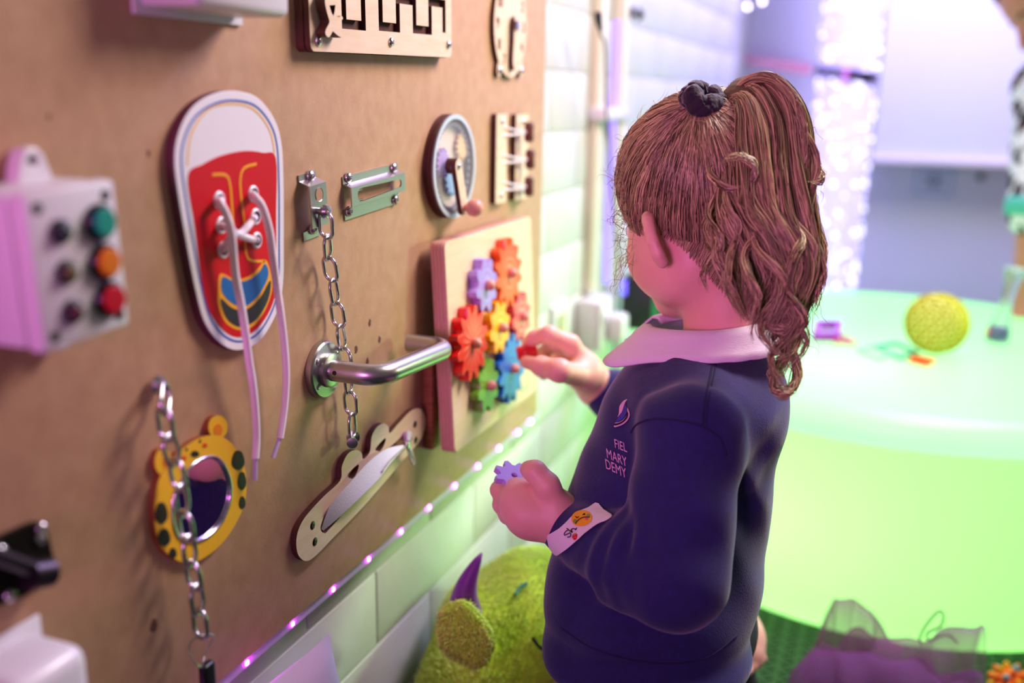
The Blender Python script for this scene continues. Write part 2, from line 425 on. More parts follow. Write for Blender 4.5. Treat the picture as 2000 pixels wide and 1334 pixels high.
# ---- white panel and notice on the back wall
wp0 = onY(1700, 318, 3.45); wp1 = onY(2100, 340, 3.45)
pn = thing('white_screen', 'big blank white screen with a ledge on the back wall', 'screen', Vector((wp0.x, 3.55, wp0.z)))
screen_m = mat('screen_white', '#e9e7ea', 0.5)
part('board', MB().box((0.6, -0.05, 0.5), (1.2, 0.09, 0.96), 0.008), screen_m, pn)
part('ledge', MB().box((0.6, -0.06, 0.012), (1.2, 0.11, 0.022), 0.006), mat('screen_ledge', '#e6d9dc', 0.4), pn)
f = Frame(onY(1824, 355, 3.548), (1, 0, 0), (0, 0, 1)); f.o.y = 3.549
hw = (onY(1861, 355, 3.55).x - onY(1787, 355, 3.55).x) / 2; hh = (onY(1824, 328, 3.55).z - onY(1824, 382, 3.55).z) / 2
nt_ = thing('wall_notice', 'pale printed notice sheet on the wall under the white screen', 'notice', f.m())
part('sheet', plate([rrect(-hw, -hh, hw, hh, .002)], 0.002), mat('notice_paper', '#c3c8dc', 0.6), nt_)
part('border', plate([rrect(-hw, -hh, hw, hh, .002), rrect(-hw * .93, -hh * .91, hw * .93, hh * .91, .002)], 0.0008, 0.002), mat('notice_border', '#4f72b8', 0.6), nt_)
pr = MB()
for i in range(6):
    wv = hw * random.uniform(0.4, 0.66)
    pr.box((0, hh * (0.55 - 0.2 * i), 0.0023), (wv * 2, hh * 0.09, 0.0006))
part('print', pr, mat('notice_print', '#4a5078', 0.7), nt_)
f = Frame(onY(1915, 345, 3.548), (1, 0, 0), (0, 0, 1))
hk = thing('wall_hook', 'small dark round hook on the wall right of the notice', 'hook', f.m())
part('knob', MB().lathe([(0, 0), (.012, 0), (.012, .006), (.006, .012), (0, .013)], 14), dark_steel, hk)
# ================================================================== things on the board
def poly_offset(path, w):
    P = [Vector((a, b, 0)) for a, b in path]; L = []; R_ = []
    for i, p in enumerate(P):
        d1 = (P[i] - P[i - 1]).normalized() if i else (P[1] - P[0]).normalized()
        d2 = (P[i + 1] - P[i]).normalized() if i < len(P) - 1 else d1
        n1 = Vector((-d1.y, d1.x, 0)); n2 = Vector((-d2.y, d2.x, 0)); m = (n1 + n2).normalized(); k = w / max(m.dot(n1), 0.3)
        L.append((p.x + m.x * k, p.y + m.y * k)); R_.append((p.x - m.x * k, p.y - m.y * k))
    return L + R_[::-1]
def stroke(path, w, t, z0):
    return plate([poly_offset(path, w)], t, z0)
def crop(L, sc, ox, oy): return [(a / sc + ox, b / sc + oy) for a, b in L]

# ---- white casing at the top edge
f = board_frame(415, 18, 0)
y0, y1 = onX(266, 8, 0.0).y, onX(565, 12, 0.05).y; zb = onX(450, 20, 0.05).z
wc_ = thing('white_casing', 'white plastic casing at the very top of the board above the shoe', 'casing', Vector((0, (y0 + y1) / 2, zb)))
part('shell', MB().box((0.026, 0, 0.06), (0.05, y1 - y0, 0.12), 0.006, 3), white_plastic, wc_)
part('back_flange', MB().box((0.002, 0, 0.06), (0.003, y1 - y0 + 0.012, 0.13), 0.001), white_plastic, wc_)

# ---- sliding maze puzzle
f = board_frame(607, 100, 1.2, 0.014)
h = 0.014
bl, brr = f.px(607, 100, h), f.px(882, 105, h)
wid = brr[0] - bl[0]
pz = thing('maze_puzzle', 'pale wooden sliding maze panel with dark meander slot at the top', 'puzzle', f.m())
mz = f.pts([(671, -40), (671, 47), (709, 50), (709, -34), (743, -32), (743, 52), (777, 54), (777, -1), (809, 1), (810, 57), (840, 60), (840, 4), (867, 7), (867, 64)], h)
mz = [list(p) for p in mz]
for i in range(1, len(mz) - 1, 2):      # square the meander up
    x_ = (mz[i][0] + mz[i - 1][0]) / 2; mz[i][0] = mz[i - 1][0] = x_
    z_ = (mz[i][1] + mz[i + 1][1]) / 2; mz[i][1] = mz[i + 1][1] = z_
mz[-1][0] = mz[-2][0]
out = rrect(bl[0], bl[1], bl[0] + wid, bl[1] + 0.17, 0.006)
part('backing', plate([rrect(bl[0] - .001, bl[1] - .0005, bl[0] + wid + .001, bl[1] + .1705, .006)], 0.008), ply_edge, pz)
edge_plate(pz, 'front_plate', [out, poly_offset(mz, 0.0042)], 0.0055, 0.0085, ply_face, ply_edge)
kn = [(455, -60), (440, 20), (455, 110), (480, 200), (490, 260), (450, 340), (445, 385), (465, 420), (490, 425), (510, 395), (532, 360), (565, 390), (620, 428), (655, 428), (640, 372), (592, 310), (572, 258), (592, 236), (640, 226), (645, 205), (628, 182), (598, 196), (572, 176), (560, 110), (578, 60), (572, 10), (565, -60)]
hole = [(490, 62), (560, 56), (550, 140), (536, 185), (512, 140)]
hk_ = 0.0245
edge_plate(pz, 'slider_figure', [catmull(f.pts(crop(kn, 5.882, 560, 0), hk_), 3), f.pts(crop(hole, 5.882, 560, 0), hk_)], 0.009, hk_ - 0.009, ply_face, ply_edge)
for x_, y_ in ((621, 80), (763, 82), (875, 87)):
    u, v = f.px(x_, y_, h); screw(pz, u, v, h, 0.0045, 0.003)

# ---- wooden clock
f = board_frame(998, 50, 0, 0.006); h = 0.006
R0 = (f.px(1029, 55, h)[0] - f.px(966, 50, h)[0]) / 2
ck = thing('toy_clock', 'wooden clock face with numbers and one hand near the top edge', 'clock', f.m())
ol = []
def clock_outline():
    pts = []
    for k in range(72):
        a = math.radians(90 - 5 * k); d = math.degrees(a) % 360; r = R0
        pts.append((r * math.cos(a), r * math.sin(a) * 1.12))
    return pts
edge_plate(ck, 'dial', [clock_outline()], 0.006, 0, ply_face, ply_edge)
for x_, y_ in ((976, 137), (1018, 138)):
    u, v = f.px(x_, y_, h); s_ = -1 if u < 0 else 1
    edge_plate(ck, 'foot', [catmull([(u - .008, v), (u, v - .009), (u + .008, v), (u * .75 + .007, v + .022), (u * .6, v + .035), (u * .75 - .007, v + .022)], 4)], 0.0055, 0, ply_face, ply_edge)
    screw(ck, u, v, 0.0056, 0.0045, 0.003)
num = mat('burnt_print', '#4a2415', 0.8)
for n_ in range(1, 13):
    a = math.radians(90 - 30 * n_); r = R0 * 0.8
    o = link('numeral', text_mesh(str(n_), 0.019, 0.0006, Matrix.Translation((r * math.cos(a), r * math.sin(a) * 1.1, 0.0061))), num, ck)
hand = [(-.005, .008), (.005, .008), (.006, -.02), (.008, -.045), (0, -.056), (-.008, -.045), (-.006, -.02)]
edge_plate(ck, 'hand', [[(p[0], p[1]) for p in catmull(hand, 3)]], 0.005, 0.008, ply_face, ply_edge)
part('pivot', MB().lathe([(0, .006), (.004, .006), (.004, .0131), (.007, .0135), (.006, .016), (0, .0165)], 12), steel, ck)

# ---- control box with lamps and buttons
h = 0.058
TL, TR, BR_, BL_ = onX(43, 381, h), onX(220, 352, h), onX(256, 634, h), onX(91, 688, h)
cen = (TL + TR + BR_ + BL_) / 4; up = ((TL + TR) - (BL_ + BR_)).normalized(); rt = ((TR + BR_) - (TL + BL_)).normalized()
tilt = math.degrees(math.atan2(rt.z, rt.y) * .5 + math.atan2(-up.y, up.z) * .5)
W = ((TR - TL).length + (BR_ - BL_).length) / 2; Hh = ((TL - BL_).length + (TR - BR_).length) / 2
c_, s_ = math.cos(math.radians(tilt)), math.sin(math.radians(tilt))
f = Frame((0, cen.y, cen.z), (0, c_, s_), (0, -s_, c_))
bx_ = thing('control_box', 'white plastic control box with round coloured buttons at the left', 'control box', f.m())
part('case', MB().box((0, 0, 0.022), (W, Hh, 0.044), 0.004, 2), white_plastic, bx_)
part('lid', MB().box((0, 0, 0.0515), (W + .001, Hh + .001, 0.013), 0.003, 2), white_plastic, bx_)
for s_ in (1, -1):
    tab = [(-.014, 0), (-.0085, .016 * s_), (-.004, .0205 * s_), (.004, .0205 * s_), (.0085, .016 * s_), (.014, 0)]
    cx_ = f.px(62, 310, .012)[0] if s_ > 0 else f.px(126, 698, .012)[0]
    o = link('mounting_tab', plate([[(a + cx_, b + s_ * (Hh / 2 - .002)) for a, b in tab], circ((cx_, s_ * (Hh / 2 + .011)), .0035, 14)], 0.011, 0.002, 0.0015), white_plastic, bx_)
    screw(bx_, cx_, s_ * (Hh / 2 + .011), 0.006, 0.0035, 0.003, dark_steel)
for sx in (-1, 1):
    for sy in (-1, 1): screw(bx_, sx * (W / 2 - .008), sy * (Hh / 2 - .008), 0.058, 0.0035, 0.001, dark_steel)
for (x_, y_, c) in ((191, 434, '#1f9a83'), (200, 511, '#e07a1c'), (210, 584, '#c0122a')):
    u, v = f.px(x_, y_, h)
    b = part('push_button', MB().lathe([(0, .058), (.0112, .058), (.0112, .0605), (.0098, .0625), (.0088, .0625), (.0088, .0615)], 24, Matrix.Translation((u, v, 0))), black_plastic, bx_)
    part('cap', MB().lathe([(.0085, .0615), (.0085, .064), (.0075, .0652), (0, .0655)], 24, Matrix.Translation((u, v, 0))), mat('cap' + c, c, 0.3, coat=0.4), b)
for (x_, y_, c) in ((116, 452, '#16302a'), (128, 531, '#5a5418'), (140, 608, '#4a1420')):
    u, v = f.px(x_, y_, h)
    b = part('indicator_lamp', MB().lathe([(0, .058), (.0072, .058), (.0072, .060), (.0055, .0615), (.005, .0612)], 20, Matrix.Translation((u, v, 0))), black_plastic, bx_)
    part('lens', MB().lathe([(.005, .061), (.0045, .0632), (.0025, .065), (0, .0655)], 16, Matrix.Translation((u, v, 0))), mat('lens' + c, c, 0.2), b)

# ---- shoe lacing board
h = 0.008
f = board_frame(450, 430, 0, h)
K = lambda L: f.pts(crop(L, 2.2233, 0, 150), h)
sh = thing('shoe_lacing_board', 'red and white shoe shaped lacing board with a long white lace', 'toy shoe', f.m())
so = catmull(K([(1000, 60), (1110, 85), (1185, 170), (1222, 280), (1232, 450), (1233, 700), (1230, 900), (1200, 1030), (1130, 1145), (1040, 1188), (960, 1160), (890, 1070), (850, 930), (815, 750), (780, 550), (758, 380), (770, 260), (820, 150), (900, 85)]), 6)
sn = K([(950, 535), (960, 645), (968, 752), (1098, 508), (1108, 607), (1113, 710)])
edge_plate(sh, 'board', [so], h, 0.0, mat('shoe_white', '#e9e2e6', 0.5), mat('shoe_edge', '#5a2636', 0.6), bev=0.0006)
E0 = h
def shrink(ol, d):
    n = len(ol); out = []
    for i in range(n):
        a, b = ol[i - 1], ol[(i + 1) % n]; t = Vector((b[0] - a[0], b[1] - a[1], 0)).normalized()
        out.append((ol[i][0] + t.y * -d * SG, ol[i][1] + t.x * d * SG))
    return out
ar = sum(so[i - 1][0] * so[i][1] - so[i][0] * so[i - 1][1] for i in range(len(so)))
SG = 1 if ar > 0 else -1
link('piping', plate([shrink(so, .0065), shrink(so, .0082)], 0.0003, E0), mat('shoe_blue_line', '#2f56b4', .4), sh)
yel = mat('shoe_yellow', '#f2a71d', .45)
red = [(815, 432), (880, 380), (960, 342), (1060, 322), (1140, 330), (1197, 355), (1198, 600), (1198, 850), (1185, 980), (1120, 1090), (1040, 1130), (970, 1100), (900, 1000), (870, 850), (845, 650)]
link('upper', plate([catmull(K(red), 5)], 0.0003, E0), mat('shoe_red', '#cc0519', .5, spec=.25), sh)
link('toe_line', stroke(catmull(K([(812, 385), (830, 250), (900, 145), (1000, 117), (1100, 140), (1170, 230), (1192, 330)]), 6, False), 0.0009, 0.0003, E0), mat('shoe_pale_yellow', '#eec07a', .45), sh)
E1 = E0 + 0.0003
link('tongue_line', stroke(catmull(K([(920, 425), (978, 427), (997, 470), (1005, 560), (1010, 640), (1012, 800)]), 5, False), 0.0011, 0.0003, E1), yel, sh)
link('tongue_line', stroke(catmull(K([(1112, 378), (1060, 395), (1042, 440), (1045, 520), (1060, 640), (1066, 760), (1088, 797), (1147, 800)]), 5, False), 0.0011, 0.0003, E1), yel, sh)
link('heel_patch_rim', plate([catmull(K([(955, 855), (1020, 880), (1080, 865), (1120, 830), (1152, 795), (1175, 860), (1178, 930), (1150, 1010), (1100, 1080), (1040, 1100), (980, 1070), (948, 1000), (945, 930)]), 5)], 0.0003, E1), yel, sh)
link('heel_patch_blue', plate([catmull(K([(965, 868), (1020, 892), (1085, 878), (1125, 845), (1148, 812), (1162, 860), (1125, 940), (1065, 995), (1010, 985), (962, 935)]), 5)], 0.0003, E1 + .0003), mat('shoe_blue', '#0f63a8', .4), sh)
link('heel_patch_black', plate([catmull(K([(958, 962), (1005, 1003), (1062, 1012), (1125, 962), (1170, 885), (1166, 950), (1138, 1015), (1095, 1065), (1040, 1086), (988, 1058), (962, 1005)]), 5)], 0.0003, E1 + .0003), mat('shoe_black', '#26252b', .45), sh)
for u, v in sn:
    part('eyelet', MB().lathe([(.0044, 0), (.0044, .0012), (.0056, .0014), (.0068, .0006), (.0069, 0)], 20, Matrix.Translation((u, v, E1))), mat('eyelet_white', '#eee6ec', .35), sh)
    part('eyelet_hole_shade', MB().lathe([(.0045, 0), (0, 0)], 16, Matrix.Translation((u, v, E1 + .0015))), mat('eyelet_hole_shade', '#0c0810', 0.8), sh)  # dark disc painted in for the shade inside the opening
lace_m = mat('lace', '#f0dfe6', 0.7, bump=(900, .4, .0005), sss=0.1)
lc = lambda L: [tuple(f.px(x_, y_, hh)) + (hh,) for x_, y_, hh in L]
l1 = lc([(430, 391, .008), (431, 398, .017), (442, 420, .02), (452, 456, .022), (459, 532, .02), (470, 590, .021), (478, 640, .022), (486, 700, .02), (495, 760, .018), (500, 820, .016), (501, 860, .015), (499, 895, .015)])
l2 = lc([(494, 380, .008), (498, 385, .017), (512, 404, .02), (526, 450, .02), (533, 500, .02), (541, 560, .02), (548, 610, .022), (556, 680, .02), (559, 740, .018), (555, 800, .016), (547, 855, .015)])
lc_ = part('lace', MB().tube(catmull(l1, 6, False), 0.0033, 10), lace_m, sh)
part('lace', MB().tube(catmull(l2, 6, False), 0.0033, 10), lace_m, sh)
part('lace_crossing', MB().tube(catmull(lc([(456, 456, .02), (470, 456, .018), (485, 440, .017), (497, 425, .009)]), 5, False), 0.003, 8).tube(catmull(lc([(456, 452, .02), (470, 460, .018), (487, 466, .016), (501, 469, .009)]), 5, False), 0.003, 8).tube(catmull(lc([(432, 440, .009), (440, 443, .015), (456, 452, .018)]), 4, False), 0.003, 8).tube(catmull(lc([(435, 488, .009), (440, 480, .014), (452, 460, .017)]), 4, False), 0.003, 8), lace_m, sh)
tipm = mat('lace_tip', '#cbb6e0', 0.3)
part('lace_tip', MB().tube(lc([(499, 893, .015), (498, 937, .014)]), 0.0019, 8), tipm, sh)
part('lace_tip', MB().tube(lc([(547, 853, .015), (533, 894, .014)]), 0.0019, 8), tipm, sh)

# ---- door chain: bracket, slotted keeper, chain
def bent_strip(pts, w):
    """profile (v, h) swept across width w in u"""
    b = MB(); t = 0.0016; n = len(pts)
    vs_ = []
    for (v, hh) in pts:
        for u in (-w / 2, w / 2): vs_ += [(u, v, hh), (u, v, hh + t)]
    fs = []
    for i in range(n - 1):
        a = i * 4; c = a + 4
        fs += [(a + 1, a + 3, c + 3, c + 1), (a, c, c + 2, a + 2), (a, a + 1, c + 1, c), (a + 2, c + 2, c + 3, a + 3)]
    fs += [(0, 2, 3, 1), (4 * n - 4, 4 * n - 3, 4 * n - 1, 4 * n - 2)]
    return b.add(vs_, fs)
f = board_frame(617, 400, 5, 0.008)
ub = [f.px(605, 337, .002), f.px(622, 461, .002), f.px(624, 359, .012), f.px(626, 442, .012)]
vt, vb, v1, v2 = ub[0][1], ub[1][1], ub[2][1], ub[3][1]
bk = thing('chain_bracket', 'small raised steel bracket that holds the upper door chain', 'bracket', f.m())
w0 = abs(f.px(640, 400, .012)[0] - f.px(607, 400, .012)[0])
part('plate', bent_strip([(vt, 0), (v1 + .004, 0), (v1, .010), (v2, .010), (v2 - .004, 0), (vb, 0)], w0), brushed, bk)
u, v = f.px(624, 380, .012)
part('hole', MB().lathe([(0, 0), (.0058, 0), (.0058, .0002), (0, .0002)], 20, Matrix.Translation((u, v, .0117))), mat('mdf_dark', '#a8805f', .7), bk)
part('hole_rim', MB().lathe([(.0056, 0), (.0062, 0.0005), (.0066, 0)], 20, Matrix.Translation((u, v, .0117))), steel, bk)
u, v = f.px(609, 344, .004); screw(bk, u, v, .0016, .0055, .004)
u, v = f.px(614, 447, .004); screw(bk, u, v, .0016, .0055, .004)
u, v = f.px(635, 413, .02)
part('chain_stud', MB().lathe([(0, .0116), (.003, .0116), (.003, .018), (.0062, .0185), (.0068, .0205), (.0055, .0235), (0, .025)], 16, Matrix.Translation((u, v, 0))), steel, bk)

f = board_frame(730, 372, 3.5, 0.006)
kp = thing('slotted_keeper', 'flat steel keeper plate with a long keyhole slot beside the chain bracket', 'plate', f.m())
q = f.pts([(669, 345), (776, 319), (780, 399), (675, 427)], .0016); r = f.pts([(683, 366), (791, 342), (790, 374), (686, 406)], .012)
uw = ((q[1][0] - q[0][0]) + (q[2][0] - q[3][0])) / 2; u0 = (q[0][0] + q[1][0] + q[2][0] + q[3][0]) / 4
vt = (q[0][1] + q[1][1]) / 2; vb = (q[2][1] + q[3][1]) / 2; v1 = (r[0][1] + r[1][1]) / 2; v2 = (r[2][1] + r[3][1]) / 2
v1 = min(v1, vt - 0.008); v2 = max(v2, vb + 0.008)
M_ = Matrix.Translation((u0, 0, 0))
part('flange', MB().add(*(lambda b: (b.v, b.f))(bent_strip([(vt, 0), (v1 + .003, 0), (v1, .0085)], uw)), M_), brushed, kp)
part('flange', MB().add(*(lambda b: (b.v, b.f))(bent_strip([(v2, .0085), (v2 - .003, 0), (vb, 0)], uw)), M_), brushed, kp)
vm = (v1 + v2) / 2
slot = rrect(u0 - uw * .36, vm - .0042, u0 + uw * .42, vm + .0042, .0042)
key = circ((u0 - uw * .34, vm), .0066, 20, a0=40, a1=320)
slot = [p for p in rrect(u0 - uw * .30, vm - .0042, u0 + uw * .42, vm + .0042, .0041) if p[0] > u0 - uw * .3 + .0041] 
slot = [p for p in slot if p[1] > vm] + key + [p for p in slot if p[1] <= vm]
slot.sort(key=lambda p: math.atan2((p[1] - vm) * 6, p[0] - u0))
link('slot_face', plate([[(u0 - uw / 2, v2), (u0 + uw / 2, v2), (u0 + uw / 2, v1), (u0 - uw / 2, v1)], slot], 0.0016, .0085), brushed, kp)
for x_, y_ in ((683, 347), (771, 328), (684, 413), (774, 390)):
    u, v = f.px(x_, y_, .004); screw(kp, u, v, .0016, .0052, .004)

def chain(name, label, px, X, links_len, wire, first_face=False, base_h=None):
    """links strung along a polyline of pixels at height X in front of the board"""
    P = catmull([tuple(onX(a, b, x_)) for a, b, x_ in px], 12, False); P = [Vector(p) for p in P]
    L = [0.0]
    for a, b in zip(P, P[1:]): L.append(L[-1] + (b - a).length)
    def pt(s_):
        for i in range(len(P) - 1):
            if L[i + 1] >= s_: return P[i].lerp(P[i + 1], (s_ - L[i]) / max(L[i + 1] - L[i], 1e-9))
        return P[-1]
    t = thing(name, label, 'chain', P[0])
    wd = links_len * 0.27; rr = wd
    prof = [(rr * math.cos(math.radians(a)), links_len / 2 - rr - wire + rr * math.sin(math.radians(a))) for a in range(0, 181, 20)]
    prof += [(rr * math.cos(math.radians(a)), -(links_len / 2 - rr - wire) + rr * math.sin(math.radians(a))) for a in range(180, 361, 20)]
    me = MB().tube([(0, 0.0 + a, b) for a, b in prof], wire, 8, True).mesh('chain_link', 180)
    pitch = links_len - 4 * wire; n = int(L[-1] / pitch); pitch = L[-1] / n
    for i in range(n):
        a, b = pt(i * pitch), pt((i + 1) * pitch); d = (a - b).normalized()
        fx = Vector((1, 0, 0)); fx = (fx - d * fx.dot(d)).normalized(); yv = d.cross(fx)
        ang = 0.15 if (i % 2 == (0 if first_face else 1)) else 1.35
        M = Matrix((fx, yv, d)).transposed().to_4x4(); M.translation = (a + b) / 2 - P[0]
        o = link('chain_link', me, steel, t); o.matrix_local = M @ Matrix.Rotation(ang, 4, 'Z')
    return t, P
t1, P1 = chain('door_chain', 'shiny steel door chain hanging down behind the lever handle', [(636, 416, .022), (637, 455, .02), (640, 480, .016), (644, 530, .013), (653, 565, .013), (660, 620, .013), (667, 660, .013), (674, 700, .014), (681, 750, .014), (686, 800, .014), (688, 838, .014), (689, 852, .014)], 0, 0.0285, 0.0017)
e = P1[-1]; M = Matrix.Translation(e - Vector(t1.location)) @ Matrix(((0, 0, 1, 0), (1, 0, 0, 0), (0, 1, 0, 0), (0, 0, 0, 1)))
dd = (onX(676, 864, .03) - onX(700, 860, .012)).normalized(); qd = dd.to_track_quat('Z', 'Y').to_matrix().to_4x4()
part('end_stud', MB().lathe([(0, -.008), (.0065, -.008), (.0068, -.0055), (.003, -.0045), (.003, .010), (.0055, .0105), (.0055, .0125), (0, .0135)], 16, Matrix.Translation(e - Vector(t1.location) + Vector((0, 0, -.003))) @ Matrix.Rotation(-1.1, 4, 'Z') @ Matrix.Rotation(math.pi / 2, 4, 'Y')), steel, t1)

c2 = crop([(682, 118), (672, 215), (690, 345), (725, 440), (742, 560), (757, 655), (772, 745), (787, 850), (803, 945), (817, 1040), (826, 1140)], 2.103, 0, 700)
t2, P2 = chain('key_chain', 'dull steel chain hanging across the round animal mirror from a screw', [(a, b, .021 if i else .012) for i, (a, b) in enumerate(c2)], 0, 0.029, 0.0019, True)
o_ = Vector(t2.location)
part('screw_head', MB().lathe([(0, 0), (.007, 0), (.0075, .002), (.005, .006), (0, .0075)], 16, Matrix.Translation((-.008, 0, .001)) @ Matrix.Rotation(math.pi / 2, 4, 'Y')), steel, t2)
e = P2[-1] - o_
kr = thing('key_fob', 'black key fob on a thin split ring at the end of the lower chain', 'key fob', P2[-1])
part('split_ring', MB().tube([(0.004 * math.sin(a * 2), .0125 * math.cos(a), -.012 + .0125 * math.sin(a)) for a in np.linspace(0, 4 * math.pi, 60)], 0.0007, 6), steel, kr)
part('fob', MB().box((0.002, 0.002, -.055), (.008, .014, .062), .003, 3), black_plastic, kr)

# ---- crank wheel
h = 0.013
f = board_frame(887, 325, 0, h)
l_, r_, t_, b_ = f.px(843, 325, h), f.px(931, 325, h), f.px(888, 230, h), f.px(886, 420, h)
R0 = ((r_[0] - l_[0]) + (t_[1] - b_[1])) / 4; f.o += f.u * (l_[0] + r_[0]) / 2 + f.v * (t_[1] + b_[1]) / 2
cw = thing('crank_wheel', 'round layered wooden gear toy with clear front and crank handle', 'gear toy', f.m())
for i in range(5):
    o = link('wood_layer', plate([circ((0, 0), R0 * (1.0 if i % 2 else 0.985), 64), circ((0, 0), R0 * .84, 64)] if i else [circ((0, 0), R0, 64)], 0.0019, i * 0.0021), ply_edge, cw)
def gear_outline(r, n, depth, c=(0, 0), rot=0.0, inner=False, steps=6, sharp=0.55):
    out = []
    for k in range(n * steps):
        t = 2 * math.pi * k / (n * steps); ph = (k % steps) / steps
        wv = 0.5 + 0.5 * math.tanh(3.0 * math.cos(2 * math.pi * ph)) / math.tanh(3.0)
        rr = r - depth * (1 - wv)
        out.append((c[0] + rr * math.cos(t + rot), c[1] + rr * math.sin(t + rot)))
    return out
link('ring_teeth', plate([circ((0, 0), R0 * .9, 64), gear_outline(R0 * .86, 36, .005)], 0.002, .0078), mat('ring_grey', '#8f93a6', .5), cw)
link('back_disc', plate([circ((0, 0), R0 * .85, 48)], 0.0006, .0022), mat('wheel_back', '#e8d2c4', .5), cw)
for (x_, y_, r, c) in ((866, 318, .017, '#b894d8'), (904, 285, .017, '#e6c489'), (885, 348, .021, '#8fb4d6')):
    u, v = f.px(x_, y_, .008)
    link('inner_gear', plate([gear_outline(r, 14, .0045, (u, v))], 0.003, .005), mat('inner' + c, c, .5), cw)
clear = mat('clear_acrylic', '#eef6ff', 0.08, alpha=0.10)
link('clear_cover', plate([circ((0, 0), R0, 64)], 0.0022, .0106), clear, cw)
link('cover_rim', plate([circ((0, 0), R0, 64), circ((0, 0), R0 * .91, 64)], 0.0005, .0129), mat('frosted_rim', '#c6d4dc', .3), cw)
pu, kn_ = f.px(896, 325, .026), f.px(908, 405, .026)
d = Vector((kn_[0] - pu[0], kn_[1] - pu[1], 0)); L_ = d.length; ang = math.atan2(d.y, d.x)
arm = [(-.008 + .0, -.008), (L_ + .002, -.0075)] 
arm_o = [(p[0] * math.cos(ang) - p[1] * math.sin(ang) + pu[0], p[0] * math.sin(ang) + p[1] * math.cos(ang) + pu[1]) for p in rrect(-.009, -.0085, L_ + .009, .0085, .008)]
edge_plate(cw, 'crank_arm', [arm_o], 0.006, .020, ply_face, ply_edge)
part('hub', MB().lathe([(.009, .0128), (.009, .020)], 20, Matrix.Translation((pu[0], pu[1], 0))), ply_edge, cw)
screw(cw, pu[0], pu[1], .026, .004, .002)
knob_m = mat('pink_beech', '#d89a86', .45, var=('#c98672', 20, .5, (1, 1, 6)))
part('knob', MB().lathe([(.004, .026), (.004, .030)], 12, Matrix.Translation((kn_[0], kn_[1], 0))).sphere((kn_[0], kn_[1], .038), .0105, 20), knob_m, cw, 180)

# ---- elastic lacing bars with toggles
h = 0.008
f = board_frame(995, 310, 0, h)
lb = thing('toggle_bars', 'two upright wooden bars joined by elastic loops and brown toggles', 'toy', f.m())
bars = []
for (xa, xb, yt, yb) in ((969, 990, 222, 396), (1007, 1031, 223, 389)):
    a, b = f.px(xa, yt, h), f.px(xb, yb, h)
    c = f.px(xa, yb, h); d = f.px(xb, yt, h)
    o = rrect((a[0] + c[0]) / 2, (c[1] + b[1]) / 2, (b[0] + d[0]) / 2, (a[1] + d[1]) / 2, .003)
    edge_plate(lb, 'bar', [o], h, 0, ply_face, ply_edge); bars.append(o)
    um = ((a[0] + c[0]) / 2 + (b[0] + d[0]) / 2) / 2
    for vv in ((a[1] + d[1]) / 2 - .010, (c[1] + b[1]) / 2 + .010): screw(lb, um, vv, h, .004, .0025)
el = mat('elastic', '#f0e6ea', .7); tg = mat('toggle_wood', '#6a3525', .5, var=('#4a2015', 30, .6, (1, 6, 1)))
for (ya, yb, xt, yt) in ((246, 264, 1032, 258), (301, 318, 1034, 311), (354, 371, 1032, 364)):
    A, B, T = f.px(980, ya, h), f.px(980, yb, h), f.px(xt, yt, .02)
    mid = lambda P_: tuple(f.px(1005, (yt * .5 + (ya if P_ is A else yb) * .5) + 2, .012)) + (.012,)
    part('elastic_loop', MB().tube(catmull([A + (h - .001,), mid(A), T + (.02,)], 6, False), .0014, 8).tube(catmull([B + (h - .001,), mid(B), T + (.02,)], 6, False), .0014, 8), el, lb)
    part('toggle', MB().lathe([(0, -.0135), (.005, -.013), (.0068, -.009), (.0060, 0), (.0068, .009), (.005, .013), (0, .0135)], 16, Matrix.Translation((T[0], T[1], .021)) @ Matrix.Rotation(-math.pi / 2, 4, 'X')), tg, lb, 180)

# ---- gear panel, leaning out on a batten
bT, bB = 0.030, 0.044
tl, tr_, bl, br2 = onX(866, 470, bT), onX(1037, 425, bT), onX(890, 887, bB), onX(1047, 763, bB)
yl, yr = (tl.y + bl.y) / 2, (tr_.y + br2.y) / 2; zt, zb = (tl.z + tr_.z) / 2, (bl.z + br2.z) / 2
upv = Vector((bT - bB, 0, zt - zb)).normalized()
f = Frame(((bT + bB) / 2, (yl + yr) / 2, (zt + zb) / 2), (0, 1, 0), upv)
GW, GH = (yr - yl), (Vector((bT - bB, 0, zt - zb))).length
gp = thing('gear_panel', 'thick plywood panel standing off the board that carries seven coloured gears', 'gear panel', f.m())
ply_side = mat('ply_side', '#dba995', .6, var=('#c08a74', 120, .8, (1, 1, 9)))
gface = mat('gear_panel_face', '#e8cfae', .5, var=('#dcbb93', 18, .55, (1, 8, 1)))
edge_plate(gp, 'panel', [rrect(-GW / 2, -GH / 2, GW / 2, GH / 2, .009)], 0.018, -0.018, gface, ply_side, bev=0.0012)
ply_line = mat('ply_line', '#b07a62', .7)
for i in range(3):
    o = link('ply_seam', plate([rrect(-GW / 2 - .0002, -GH / 2 - .0002, GW / 2 + .0002, GH / 2 + .0002, .009)], 0.0007, -.0145 + i * .0042), ply_line, gp)
bo_ = MB().box((0, 0, 0), (0.013, 0.02, GH * .46), 0.002)
o = part('batten', bo_, mat('batten_wood', '#a9673f', .7, var=('#7a4022', 40, .7, (1, 1, 6))), gp)
o.matrix_local = gp.matrix_world.inverted() @ Matrix.Translation((0.0067, yl + 0.014, zb + GH * .225))
txt_m = mat('faint_print', '#9fb08a', .6)
part('faint_print', MB().box((GW * .34, -GH * .43, 0.0002), (.034, .003, .0003)).box((GW * .32, -GH * .455, 0.0002), (.024, .0015, .0003)), txt_m, gp)
peg_m = mat('peg_beech', '#d8957c', .45)
